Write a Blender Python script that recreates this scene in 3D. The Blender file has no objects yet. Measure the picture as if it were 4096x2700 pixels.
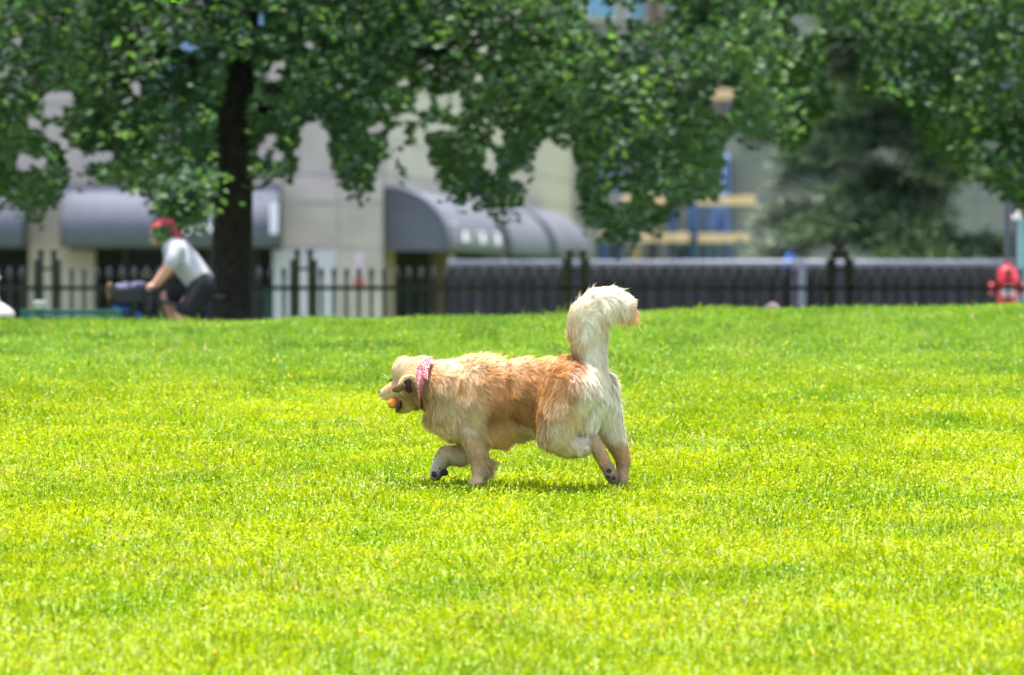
import bpy, bmesh, math, random
import numpy as np
from mathutils import Vector, Matrix, kdtree
from mathutils.bvhtree import BVHTree

rng = np.random.default_rng(7)
random.seed(7)
SC = bpy.context.scene
COL = SC.collection
# ------------------------------------------------------------------ camera
CAMZ = 0.92                      # lens height above the dog's patch of lawn
F = 200 / 36 * 4096              # focal length in photo pixels
HOR = 1150                       # photo row of the true horizon
cd = bpy.data.cameras.new('camera')
cam = bpy.data.objects.new('camera', cd)
COL.objects.link(cam)
cam.location = (0, 0, CAMZ)
cam.rotation_euler = (math.radians(90), 0, 0)
cd.lens = 200
cd.sensor_width = 36
cd.shift_y = -(1350 - HOR) / 4096
cd.clip_start = 0.5
cd.clip_end = 5000
cd.dof.use_dof = True
cd.dof.focus_distance = 27.0
cd.dof.aperture_fstop = 3.2
SC.camera = cam
# ------------------------------------------------------------------ light
SUN = Vector((-0.02, 0.05, 0.99)).normalized()
w = bpy.data.worlds.new('World')
SC.world = w
w.use_nodes = True
nt = w.node_tree
sky = nt.nodes.new('ShaderNodeTexSky')
sky.sky_type = 'NISHITA'
sky.sun_disc = False
sky.sun_elevation = math.asin(SUN.z)
sky.sun_rotation = math.atan2(SUN.x, SUN.y)
sky.dust_density = 3.5
sky.air_density = 0.7
sky.ozone_density = 0.9
bg = nt.nodes['Background']
nt.links.new(sky.outputs[0], bg.inputs[0])
bg.inputs[1].default_value = 0.15
ld = bpy.data.lights.new('sun', 'SUN')
ld.energy = 2.8
ld.angle = math.radians(0.6)
ld.color = (1.0, 0.955, 0.88)
lo = bpy.data.objects.new('sun', ld)
COL.objects.link(lo)
lo.rotation_euler = (-SUN).to_track_quat('-Z', 'Y').to_euler()
SC.view_settings.view_transform = 'Standard'
SC.view_settings.look = 'None'
SC.view_settings.exposure = 1.95
SC.view_settings.gamma = 1.0
SC.view_settings.use_curve_mapping = False
SC.cycles.max_bounces = 8
SC.cycles.transmission_bounces = 6
SC.cycles.transparent_max_bounces = 8
SC.cycles.use_denoising = True
SC.cycles.sample_clamp_indirect = 6

# ------------------------------------------------------------------ helpers
def W(px, py, D):
    return Vector(((px - 2048) * D / F, D, CAMZ + (HOR - py) * D / F))

def setp(o, label=None, cat=None, group=None, kind=None):
    if label: o['label'] = label
    if cat: o['category'] = cat
    if group: o['group'] = group
    if kind: o['kind'] = kind
    return o

def empty(name, loc, label, cat, group=None):
    o = bpy.data.objects.new(name, None)
    COL.objects.link(o)
    o.location = loc
    o.empty_display_size = 0.2
    return setp(o, label, cat, group)

def adopt(o, parent):
    if parent is not None:
        o.parent = parent
        p = parent
        if p.type == 'EMPTY':
            o.matrix_parent_inverse = Matrix.Translation(-p.location)
    return o

def link(name, me, mat, parent=None, smooth=False):
    o = bpy.data.objects.new(name, me)
    COL.objects.link(o)
    if mat is not None:
        me.materials.append(mat)
    if smooth:
        me.polygons.foreach_set('use_smooth', [True] * len(me.polygons))
    adopt(o, parent)
    return o

def np_mesh(name, verts, faces_flat, sizes):
    """verts (n,3); faces_flat indices; sizes per face"""
    me = bpy.data.meshes.new(name)
    verts = np.asarray(verts, dtype=np.float32)
    ff = np.asarray(faces_flat, dtype=np.int32)
    sizes = np.asarray(sizes, dtype=np.int32)
    me.vertices.add(len(verts))
    me.vertices.foreach_set('co', verts.ravel())
    me.loops.add(len(ff))
    me.loops.foreach_set('vertex_index', ff)
    me.polygons.add(len(sizes))
    st = np.concatenate(([0], np.cumsum(sizes)[:-1])).astype(np.int32)
    me.polygons.foreach_set('loop_start', st)
    me.update(calc_edges=True)
    return me

def tint(me, cols, name='tint'):
    a = me.color_attributes.new(name, 'FLOAT_COLOR', 'POINT')
    c = np.ones((len(cols), 4), dtype=np.float32)
    c[:, :3] = cols
    a.data.foreach_set('color', c.ravel())

class MB:
    """collects simple shapes into one mesh"""
    def __init__(s):
        s.v = []; s.f = []
    def box(s, x0, x1, y0, y1, z0, z1, bev=0.0):
        b = len(s.v)
        s.v += [(x0, y0, z0), (x1, y0, z0), (x1, y1, z0), (x0, y1, z0), (x0, y0, z1), (x1, y0, z1), (x1, y1, z1), (x0, y1, z1)]
        s.f += [[b + i for i in q] for q in ((0, 3, 2, 1), (4, 5, 6, 7), (0, 1, 5, 4), (1, 2, 6, 5), (2, 3, 7, 6), (3, 0, 4, 7))]
        return s
    def tube(s, pts, rad, n=10, cap=True):
        pts = [Vector(p) for p in pts]
        if not isinstance(rad, (list, tuple)): rad = [rad] * len(pts)
        b = len(s.v); up = None
        for i, p in enumerate(pts):
            d = (pts[min(i + 1, len(pts) - 1)] - pts[max(i - 1, 0)])
            d = d.normalized() if d.length > 1e-9 else Vector((0, 0, 1))
            a = Vector((0, 0, 1)) if abs(d.z) < .9 else Vector((1, 0, 0))
            if up is None: up = d.cross(a).normalized()
            up = (up - d * up.dot(d)).normalized()
            q = d.cross(up)
            for k in range(n):
                t = 2 * math.pi * k / n
                s.v.append(tuple(p + (up * math.cos(t) + q * math.sin(t)) * rad[i]))
        for i in range(len(pts) - 1):
            for k in range(n):
                s.f.append([b + i * n + k, b + i * n + (k + 1) % n, b + (i + 1) * n + (k + 1) % n, b + (i + 1) * n + k])
        if cap:
            s.f.append([b + k for k in range(n)][::-1])
            s.f.append([b + (len(pts) - 1) * n + k for k in range(n)])
        return s
    def lathe(s, cx, cy, prof, n=20):
        b = len(s.v)
        for r, z in prof:
            for k in range(n):
                t = 2 * math.pi * k / n
                s.v.append((cx + r * math.cos(t), cy + r * math.sin(t), z))
        for i in range(len(prof) - 1):
            for k in range(n):
                s.f.append([b + i * n + k, b + i * n + (k + 1) % n, b + (i + 1) * n + (k + 1) % n, b + (i + 1) * n + k])
        s.f.append([b + k for k in range(n)][::-1])
        s.f.append([b + (len(prof) - 1) * n + k for k in range(n)])
        return s
    def prism(s, poly, d0, d1):
        """poly: list of 3D points, extruded by vector d1-d0 offsets"""
        b = len(s.v); n = len(poly)
        for p in poly: s.v.append(tuple(Vector(p) + d0))
        for p in poly: s.v.append(tuple(Vector(p) + d1))
        s.f.append([b + i for i in range(n)]); s.f.append([b + n + i for i in range(n)][::-1])
        for i in range(n):
            j = (i + 1) % n
            s.f.append([b + i, b + n + i, b + n + j, b + j])
        return s
    def ell(s, c, r, n=16, m=10, rot=None):
        b = len(s.v)
        for i in range(1, m):
            ph = math.pi * i / m
            for k in range(n):
                t = 2 * math.pi * k / n
                v = Vector((r[0] * math.sin(ph) * math.cos(t), r[1] * math.sin(ph) * math.sin(t), r[2] * math.cos(ph)))
                if rot: v = rot @ v
                s.v.append(tuple(Vector(c) + v))
        top = len(s.v); v = Vector((0, 0, r[2])); s.v.append(tuple(Vector(c) + (rot @ v if rot else v)))
        bot = len(s.v); v = Vector((0, 0, -r[2])); s.v.append(tuple(Vector(c) + (rot @ v if rot else v)))
        for i in range(m - 2):
            for k in range(n):
                s.f.append([b + i * n + k, b + (i + 1) * n + k, b + (i + 1) * n + (k + 1) % n, b + i * n + (k + 1) % n])
        for k in range(n):
            s.f.append([top, b + k, b + (k + 1) % n])
            s.f.append([bot, b + (m - 2) * n + (k + 1) % n, b + (m - 2) * n + k])
        return s
    def mesh(s, name):
        me = bpy.data.meshes.new(name)
        me.from_pydata(s.v, [], s.f)
        me.update()
        return me
    def build(s, name, mat, parent=None, smooth=False, bev=0):
        o = link(name, s.mesh(name), mat, parent, smooth)
        if bev:
            m = o.modifiers.new('bevel', 'BEVEL'); m.width = bev; m.segments = 2; m.limit_method = 'ANGLE'
        return o

# ------------------------------------------------------------------ materials
MATS = {}
def mat(name, col, rough=.7, noise=0.0, nscale=8, metal=0, bump=0.0, spec=.4, col2=None):
    if name in MATS: return MATS[name]
    m = bpy.data.materials.new(name); m.use_nodes = True
    nt = m.node_tree; p = nt.nodes['Principled BSDF']
    p.inputs['Base Color'].default_value = (*col, 1)
    p.inputs['Roughness'].default_value = rough
    p.inputs['Metallic'].default_value = metal
    p.inputs['Specular IOR Level'].default_value = spec
    tc = nt.nodes.new('ShaderNodeTexCoord')
    nz = nt.nodes.new('ShaderNodeTexNoise')
    nz.inputs['Scale'].default_value = nscale; nz.inputs['Detail'].default_value = 6
    nt.links.new(tc.outputs['Object'], nz.inputs['Vector'])
    rp = nt.nodes.new('ShaderNodeMix'); rp.data_type = 'RGBA'
    c2 = col2 if col2 else tuple(c * (1 - noise) for c in col)
    rp.inputs[6].default_value = (*[min(1, c * (1 + noise * .5)) for c in col], 1)
    rp.inputs[7].default_value = (*c2, 1)
    cr = nt.nodes.new('ShaderNodeMapRange')
    cr.inputs[1].default_value = .35; cr.inputs[2].default_value = .65
    nt.links.new(nz.outputs[0], cr.inputs[0])
    nt.links.new(cr.outputs[0], rp.inputs[0])
    nt.links.new(rp.outputs[2], p.inputs['Base Color'])
    if bump:
        bp = nt.nodes.new('ShaderNodeBump'); bp.inputs['Strength'].default_value = bump; bp.inputs['Distance'].default_value = .02
        nt.links.new(nz.outputs[0], bp.inputs['Height']); nt.links.new(bp.outputs[0], p.inputs['Normal'])
    MATS[name] = m
    return m

def leafmat(name, trans=.4, gloss=.06, rough=.45, tmul=(1.0, 1.0, .7)):
    m = bpy.data.materials.new(name); m.use_nodes = True
    nt = m.node_tree; nt.nodes.clear()
    out = nt.nodes.new('ShaderNodeOutputMaterial')
    at = nt.nodes.new('ShaderNodeAttribute'); at.attribute_name = 'tint'
    d = nt.nodes.new('ShaderNodeBsdfDiffuse')
    t = nt.nodes.new('ShaderNodeBsdfTranslucent')
    g = nt.nodes.new('ShaderNodeBsdfGlossy'); g.inputs['Roughness'].default_value = rough
    mx = nt.nodes.new('ShaderNodeMixShader'); mx.inputs[0].default_value = trans
    m2 = nt.nodes.new('ShaderNodeMixShader'); m2.inputs[0].default_value = gloss
    mul = nt.nodes.new('ShaderNodeMix'); mul.data_type = 'RGBA'; mul.blend_type = 'MULTIPLY'; mul.inputs[0].default_value = 1
    mul.inputs[7].default_value = (*tmul, 1)
    mul.clamp_result = False
    L = nt.links.new
    L(at.outputs['Color'], d.inputs['Color']); L(at.outputs['Color'], mul.inputs[6]); L(mul.outputs[2], t.inputs['Color'])
    L(d.outputs[0], mx.inputs[1]); L(t.outputs[0], mx.inputs[2]); L(mx.outputs[0], m2.inputs[1]); L(g.outputs[0], m2.inputs[2])
    L(m2.outputs[0], out.inputs[0])
    return m

M_bark = mat('bark', (.035, .028, .024), .9, .5, 14, bump=.8)
M_black = mat('black_paint', (.012, .014, .018), .45, .3, 20)
M_steel = mat('galvanised_steel', (.125, .145, .18), .5, .2, 12, metal=.2)

# ------------------------------------------------------------------ terrain
A1, B1 = .05834, .000645
def sm(a, b, t):
    t = np.clip((t - a) / (b - a), 0, 1); return t * t * (3 - 2 * t)
def surf(x, y):
    """height of the top of the turf"""
    x = np.asarray(x, dtype=float); y = np.asarray(y, dtype=float)
    t = y - 27
    base = A1 * t - B1 * t * t
    flat = -.68
    base = np.where(y < 16, flat - (16 - y) * .002, base)
    mix = sm(14.5, 18, y)
    base = base * mix + (1 - mix) * np.where(y < 16, base, flat)
    crest = .722 + .0204 * x + .012 * np.sin(x * 1.3 + .5)
    far = sm(36, 42, y)
    t42 = A1 * 15 - B1 * 225
    base = base + far * (crest - t42)
    drop = sm(42, 46, y)
    low = -.03 + .02 * np.maximum(x, 0) * sm(50, 62, y)
    yy = np.minimum(y, 42)
    tt = yy - 27
    lawn = np.where(y > 42, A1 * tt - B1 * tt * tt + crest - t42, base)
    z = lawn * (1 - drop) + low * drop
    z = z - sm(78, 90, y) * .87
    return z + .012 * np.sin(x * .9 + y * .7) * (1 - drop) + .008 * np.sin(x * 2.3 - y * 1.7) * (1 - drop)

xs = np.unique(np.concatenate([[-1500, -400, -120, -50, -25], np.arange(-14, 14.01, .35), [25, 50, 120, 400, 1500]]))
ys = np.unique(np.concatenate([[-300, -60, -10, 0, 6, 10], np.arange(12, 66, .35), np.arange(66, 160, 2.), [200, 400, 900, 3000]]))
X, Y = np.meshgrid(xs, ys)
TURF = .045
Z = surf(X, Y) - TURF
V = np.stack([X, Y, Z], -1).reshape(-1, 3)
nx, ny = len(xs), len(ys)
idx = np.arange(nx * ny).reshape(ny, nx)
fc = np.stack([idx[:-1, :-1], idx[:-1, 1:], idx[1:, 1:], idx[1:, :-1]], -1).reshape(-1, 4)
me = np_mesh('ground', V, fc.ravel(), [4] * len(fc))
M_ground = mat('turf_soil', (.16, .24, .035), .95, .45, 30)
o = link('ground', me, M_ground, smooth=True)
setp(o, kind='structure')
# park path behind the crest and the street
def sheet(name, x0, x1, y0, y1, dz, m, st=1.0):
    gx = np.arange(x0, x1 + .01, st); gy = np.arange(y0, y1 + .01, st)
    a, b = np.meshgrid(gx, gy)
    z = surf(a, b) - TURF + dz
    v = np.stack([a, b, z], -1).reshape(-1, 3)
    i = np.arange(len(gx) * len(gy)).reshape(len(gy), len(gx))
    f = np.stack([i[:-1, :-1], i[:-1, 1:], i[1:, 1:], i[1:, :-1]], -1).reshape(-1, 4)
    return setp(link(name, np_mesh(name, v, f.ravel(), [4] * len(f)), m, smooth=True), kind='structure')
sheet('path', -40, 40, 46.2, 49.2, .02, mat('path_asphalt', (.11, .11, .11), .9, .3, 30), .5)
sheet('pavement', -60, 60, 60, 76, .02, mat('pavement_concrete', (.33, .32, .30), .9, .2, 6))
sheet('road', -80, 80, 78, 96, .012, mat('road_asphalt', (.06, .06, .065), .85, .3, 20))

# ------------------------------------------------------------------ grass
def vnoise(x, y, s, seed=0):
    """cheap smooth value noise"""
    r = np.random.default_rng(seed).random((64, 64))
    u = x / s; v = y / s
    i = np.floor(u).astype(int); j = np.floor(v).astype(int)
    fu = u - i; fv = v - j
    fu = fu * fu * (3 - 2 * fu); fv = fv * fv * (3 - 2 * fv)
    g = lambda a, b: r[a % 64, b % 64]
    return (g(i, j) * (1 - fu) + g(i + 1, j) * fu) * (1 - fv) + (g(i, j + 1) * (1 - fu) + g(i + 1, j + 1) * fu) * fv

def scatter(n, y0, y1, margin=.9, p=1.0):
    out = []
    y = y0 + (y1 - y0) * rng.random(n * 2) ** p
    hw = 2048 / F * y + margin
    hwm = 2048 / F * y1 + margin
    x = (rng.random(n * 2) * 2 - 1) * hwm
    k = np.abs(x) < hw
    return x[k][:n], y[k][:n]

def grass_colours(x, y, n):
    big = vnoise(x, y, 1.1, 1); med = vnoise(x, y, .3, 2); r = rng.random(n)
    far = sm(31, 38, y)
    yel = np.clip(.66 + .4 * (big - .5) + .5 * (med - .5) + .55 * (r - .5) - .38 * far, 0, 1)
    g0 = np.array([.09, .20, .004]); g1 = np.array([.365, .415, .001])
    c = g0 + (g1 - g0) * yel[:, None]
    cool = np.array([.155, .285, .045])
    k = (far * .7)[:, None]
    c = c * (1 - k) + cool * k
    c *= (.74 + .44 * rng.random(n))[:, None]
    pt = vnoise(x + 30, y * .6 + 30, .42, 51) * .6 + vnoise(x + 30, y * .6 + 30, .15, 52) * .4
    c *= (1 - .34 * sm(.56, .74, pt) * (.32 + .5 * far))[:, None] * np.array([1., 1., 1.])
    c[:, 0] *= 1 - .14 * sm(.56, .74, pt)
    return c

M_grass = leafmat('grass_blade', trans=.5, gloss=.014, rough=.5, tmul=(1.1, 1.1, .3))
# blades
NB = 230000
x, y = scatter(NB, 17.8, 43.5)
n = len(x)
h = (.03 + .035 * rng.random(n)) * (.75 + .6 * vnoise(x, y, .5, 3)) * (1 + .25 * sm(33, 40, y))
tall = rng.random(n) < .012
h = np.where(tall, h * 1.6, h)
wd = .0032 + .0035 * rng.random(n)
zb = surf(x, y) - TURF - .003
az = rng.random(n) * 2 * np.pi; ln = (.15 + .75 * rng.random(n)) * h
az2 = rng.random(n) * 2 * np.pi
bx, by = np.cos(az), np.sin(az); wx, wy = np.cos(az2) * wd, np.sin(az2) * wd
P0 = np.stack([x, y, zb], -1); Wv = np.stack([wx, wy, 0 * wx], -1)
P1 = P0 + np.stack([bx * ln * .35, by * ln * .35, h * .6], -1)
P2 = P0 + np.stack([bx * ln, by * ln, h * (1 - .25 * (ln / h) ** 2)], -1)
V = np.stack([P0 - Wv * .7, P0 + Wv * .7, P1 + Wv, P1 - Wv, P2], 1).reshape(-1, 3)
b = np.arange(n) * 5
f = np.stack([b, b + 1, b + 2, b + 3, b + 3, b + 2, b + 4], -1)
me1v, me1f, me1s = V, f.ravel(), np.tile([4, 3], n)
c = grass_colours(x, y, n)
dry = rng.random(n) < .03 + .13 * (vnoise(x, y, .8, 5) > .72)
c[dry] = np.array([.42, .36, .17]) * (.8 + .4 * rng.random(dry.sum()))[:, None]
C1 = np.repeat(c, 5, axis=0)
# clover leaflets: small folded diamonds near the top of the turf
NL = 330000
x, y = scatter(NL, 17.8, 43.5)
n = len(x)
z = surf(x, y) - TURF + .022 + .026 * rng.random(n) * (.7 + .7 * vnoise(x, y, .35, 4))
r = .0055 + .0065 * rng.random(n) ** 1.5
az = rng.random(n) * 2 * np.pi; tl = np.radians(12 + 58 * rng.random(n))
a = np.stack([np.cos(az) * np.cos(tl), np.sin(az) * np.cos(tl), np.sin(tl)], -1) * r[:, None]
bb = np.stack([-np.sin(az), np.cos(az), (rng.random(n) - .5) * .8], -1) * (r * .8)[:, None]
P = np.stack([x, y, z], -1)
V2 = np.stack([P - a, P + bb * .9 - a * .1, P + a, P - bb * .9 - a * .1], 1).reshape(-1, 3)
b2 = np.arange(n) * 4 + len(me1v)
f2 = np.stack([b2, b2 + 1, b2 + 2, b2 + 3], -1)
c = grass_colours(x, y, n)
sp = rng.random(n)
c[sp < .009] = (.75, .62, .02)
c[(sp > .018) & (sp < .021)] = (.85, .42, .03)
pale = (sp > .955)
c[pale] = np.array([.42, .52, .20])
C2 = np.repeat(c, 4, axis=0)
me = np_mesh('grass', np.concatenate([me1v, V2]), np.concatenate([me1f, f2.ravel()]), np.concatenate([me1s, np.full(n, 4)]))
tint(me, np.concatenate([C1, C2]))
setp(link('grass', me, M_grass), 'bright yellow green lawn of short grass and clover', 'grass', kind='stuff')

# ------------------------------------------------------------------ blob bodies
def ico(sub=2):
    bm = bmesh.new(); bmesh.ops.create_icosphere(bm, subdivisions=sub, radius=1)
    v = np.array([q.co[:] for q in bm.verts]); f = np.array([[q.index for q in t.verts] for t in bm.faces]); bm.free()
    return v, f
IV, IF = ico(2)
def blobs_to_mesh(name, bl, voxel, smooth=6, fac=.5):
    vs, fs = [], []; n0 = 0
    for c, r, rz in bl:
        v = IV * np.array(r)
        if rz:
            cs, sn = math.cos(rz), math.sin(rz)
            v = np.stack([v[:, 0] * cs - v[:, 1] * sn, v[:, 0] * sn + v[:, 1] * cs, v[:, 2]], -1)
        vs.append(v + np.array(c)); fs.append(IF + n0); n0 += len(v)
    vs = np.concatenate(vs); fs = np.concatenate(fs)
    me = np_mesh(name + '_raw', vs, fs.ravel(), [3] * len(fs))
    o = bpy.data.objects.new(name + '_raw', me); COL.objects.link(o)
    m = o.modifiers.new('r', 'REMESH'); m.mode = 'VOXEL'; m.voxel_size = voxel; m.use_smooth_shade = True
    if smooth:
        s = o.modifiers.new('s', 'SMOOTH'); s.iterations = smooth; s.factor = fac
    dg = bpy.context.evaluated_depsgraph_get()
    res = bpy.data.meshes.new_from_object(o.evaluated_get(dg))
    bpy.data.objects.remove(o); bpy.data.meshes.remove(me)
    res.name = name
    return res
def chain(nodes, D0, flat=1.0, step=.35):
    """nodes: (px, py, r_px, dy) -> list of blobs"""
    out = []
    for a, b in zip(nodes[:-1], nodes[1:]):
        Da, Db = D0 + a[3], D0 + b[3]
        pa, pb = W(a[0], a[1], Da), W(b[0], b[1], Db)
        ra, rb = a[2] * D0 / F, b[2] * D0 / F
        n = max(2, int((pb - pa).length / (min(ra, rb) * step)) + 1)
        for i in range(n + 1):
            t = i / n; r = ra + (rb - ra) * t
            out.append((tuple(pa.lerp(pb, t)), (r, r * flat, r), 0))
    return out
def samp(me, n):
    me.calc_loop_triangles()
    nt_ = len(me.loop_triangles)
    tv = np.empty(nt_ * 3, dtype=np.int32); me.loop_triangles.foreach_get('vertices', tv); tv = tv.reshape(-1, 3)
    co = np.empty(len(me.vertices) * 3, dtype=np.float32); me.vertices.foreach_get('co', co); co = co.reshape(-1, 3)
    no = np.empty(len(me.vertices) * 3, dtype=np.float32); me.vertex_normals.foreach_get('vector', no); no = no.reshape(-1, 3)
    A, B, Cc = co[tv[:, 0]], co[tv[:, 1]], co[tv[:, 2]]
    ar = np.linalg.norm(np.cross(B - A, Cc - A), axis=1)
    t = rng.choice(nt_, n, p=ar / ar.sum())
    u = rng.random(n); v = rng.random(n); k = u + v > 1; u[k] = 1 - u[k]; v[k] = 1 - v[k]
    wgt = np.stack([1 - u - v, u, v], -1)
    P = (co[tv[t]] * wgt[..., None]).sum(1); N = (no[tv[t]] * wgt[..., None]).sum(1)
    N /= np.linalg.norm(N, axis=1)[:, None] + 1e-9
    return P, N, co, no
def to_px(P):
    return 2048 + P[:, 0] / P[:, 1] * F, HOR - (P[:, 2] - CAMZ) / P[:, 1] * F
def shep(qx, qy, ctl, pw=4, soft=60):
    ctl = np.array(ctl, dtype=float)
    d2 = (qx[:, None] - ctl[None, :, 0]) ** 2 + (qy[:, None] - ctl[None, :, 1]) ** 2 + soft
    wg = 1 / d2 ** (pw / 2)
    wg /= wg.sum(1)[:, None]
    return wg @ ctl[:, 2:]

# ------------------------------------------------------------------ the dog
DD = 27.0
H = math.radians(25)     # the dog heads left and a little away
def E(px, py, dy, rx, rz, ry, rot=-H):
    return (tuple(W(px, py, DD + dy)), (rx * DD / F, ry, rz * DD / F), rot)
bl = [E(1930, 1600, .03, 185, 176, .135), E(1815, 1590, .09, 120, 148, .118), E(2105, 1578, -.05, 165, 148, .125), E(2200, 1540, -.09, 120, 112, .10), E(1970, 1690, .0, 105, 96, .10), E(2058, 1672, -.03, 125, 84, .09),
      E(2262, 1548, -.13, 135, 124, .118), E(1950, 1640, .02, 150, 130, .12), E(1890, 1520, .06, 130, 95, .085),
      E(1640, 1498, .19, 68, 70, .062), E(1613, 1488, .205, 51, 55, .055), E(1613, 1470, .205, 40, 46, .05), E(1680, 1498, .175, 80, 74, .07), E(1632, 1562, .19, 52, 56, .058)]
bl += chain([(1830, 1560, 118, .08), (1745, 1545, 102, .14), (1685, 1530, 88, .175), (1650, 1515, 68, .19)], DD, .85)
bl += chain([(1760, 1660, 60, .13), (1830, 1700, 72, .08), (1930, 1700, 60, .03)], DD)
bl += chain([(1604, 1550, 42, .21), (1576, 1562, 38, .235), (1555, 1571, 32, .250), (1541, 1577, 27, .258), (1531, 1577, 19, .263)], DD, .9)
bl += chain([(1640, 1605, 38, .19), (1618, 1632, 22, .205), (1600, 1640, 14, .215)], DD, 1.1)
# near (left) front leg, planted
bl += chain([(1850, 1630, 72, .045), (1900, 1745, 56, -.01), (1908, 1800, 42, -.03), (1915, 1862, 33, -.03), (1918, 1905, 30, -.03), (1908, 1932, 27, -.03)], DD)
bl += chain([(1918, 1925, 24, -.03), (1890, 1936, 20, -.03)], DD, 1.4)
# far (right) front leg, folded forward
bl += chain([(1850, 1690, 60, .17), (1895, 1800, 46, .19), (1835, 1822, 42, .20), (1784, 1820, 37, .21), (1762, 1852, 32, .21), (1750, 1885, 31, .21), (1742, 1902, 24, .21)], DD)
# near hind leg
bl += chain([(2285, 1560, 108, -.22), (2245, 1655, 92, -.24), (2225, 1735, 70, -.25), (2262, 1775, 48, -.25), (2320, 1778, 36, -.24), (2368, 1762, 29, -.24), (2393, 1800, 28, -.24), (2422, 1858, 25, -.24), (2444, 1898, 28, -.24), (2452, 1918, 21, -.24)], DD)
# far hind leg
bl += chain([(2385, 1545, 72, -.13), (2420, 1640, 62, -.11), (2446, 1730, 50, -.10), (2472, 1790, 36, -.09), (2490, 1830, 30, -.09), (2492, 1880, 26, -.09), (2486, 1925, 27, -.09)], DD)
bl += chain([(2350, 1500, 70, -.17), (2375, 1590, 66, -.17), (2330, 1680, 62, -.2)], DD)
# tail
bl += chain([(2350, 1490, 56, -.16), (2362, 1420, 66, -.16), (2350, 1340, 78, -.17), (2354, 1276, 78, -.17), (2390, 1226, 66, -.17), (2440, 1210, 58, -.17), (2486, 1226, 46, -.17), (2512, 1245, 24, -.17)], DD, .7) + chain([(2368, 1330, 46, -.18), (2380, 1430, 46, -.185), (2392, 1530, 40, -.195)], DD, .8)
dog_me = blobs_to_mesh('body', bl, .0075, 8)
dog = empty('dog', W(2000, 1940, DD), 'golden retriever striding left across the lawn with raised plume tail', 'dog')
co = np.empty(len(dog_me.vertices) * 3, dtype=np.float32); dog_me.vertices.foreach_get('co', co); co = co.reshape(-1, 3)

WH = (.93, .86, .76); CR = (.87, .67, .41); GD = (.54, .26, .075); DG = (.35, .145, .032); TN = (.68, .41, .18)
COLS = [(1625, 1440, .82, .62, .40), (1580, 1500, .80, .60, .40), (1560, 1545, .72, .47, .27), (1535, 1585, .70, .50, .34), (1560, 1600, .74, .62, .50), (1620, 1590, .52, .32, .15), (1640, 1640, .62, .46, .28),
        (1655, 1565, .36, .20, .08), (1665, 1600, .40, .23, .10), (1640, 1580, .38, .21, .08), (1690, 1570, .50, .31, .14), (1590, 1450, .84, .66, .46), (1720, 1520, .70, .46, .25), (1690, 1640, .62, .40, .20), (1680, 1460, *CR), (1800, 1425, *WH), (1850, 1440, *CR), (1780, 1560, .74, .54, .34), (1770, 1640, .72, .56, .40),  # leading entries: shade under the ear put into the coat colour
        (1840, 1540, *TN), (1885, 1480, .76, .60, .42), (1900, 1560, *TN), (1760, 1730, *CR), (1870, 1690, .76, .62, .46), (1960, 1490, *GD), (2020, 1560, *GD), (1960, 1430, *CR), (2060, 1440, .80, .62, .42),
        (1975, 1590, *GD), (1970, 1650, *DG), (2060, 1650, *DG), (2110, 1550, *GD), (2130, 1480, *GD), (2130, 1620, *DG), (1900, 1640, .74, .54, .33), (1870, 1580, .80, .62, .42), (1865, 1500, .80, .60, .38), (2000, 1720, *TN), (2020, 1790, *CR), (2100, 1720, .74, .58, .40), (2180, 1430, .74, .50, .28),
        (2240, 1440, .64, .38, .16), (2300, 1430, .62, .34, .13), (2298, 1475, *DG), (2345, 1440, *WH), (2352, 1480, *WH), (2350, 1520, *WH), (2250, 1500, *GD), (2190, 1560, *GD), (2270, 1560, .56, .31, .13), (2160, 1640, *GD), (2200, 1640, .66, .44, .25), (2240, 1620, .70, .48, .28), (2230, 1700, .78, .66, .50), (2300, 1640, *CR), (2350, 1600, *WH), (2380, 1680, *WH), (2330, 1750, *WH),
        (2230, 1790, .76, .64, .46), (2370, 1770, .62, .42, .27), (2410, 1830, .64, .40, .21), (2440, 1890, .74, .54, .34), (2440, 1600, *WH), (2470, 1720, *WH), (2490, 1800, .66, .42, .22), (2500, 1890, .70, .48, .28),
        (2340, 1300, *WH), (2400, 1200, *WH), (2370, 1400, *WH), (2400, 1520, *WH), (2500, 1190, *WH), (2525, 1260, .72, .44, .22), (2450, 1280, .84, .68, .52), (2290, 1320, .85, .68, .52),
        (1900, 1770, .68, .46, .26), (1895, 1840, .58, .38, .22), (1930, 1850, .66, .47, .29), (1920, 1910, .70, .52, .34), (1990, 1850, *WH), (1780, 1800, .80, .63, .44), (1830, 1815, .72, .53, .34), (1725, 1850, .80, .72, .62), (1730, 1885, .78, .70, .60), (1745, 1905, .20, .16, .14), (1778, 1900, .16, .13, .11), (1760, 1860, .66, .56, .46), (1790, 1850, .5, .4, .3), (2438, 1886, .12, .09, .08), (2444, 1908, .06, .05, .05), (1830, 1830, .68, .56, .38)]
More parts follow.
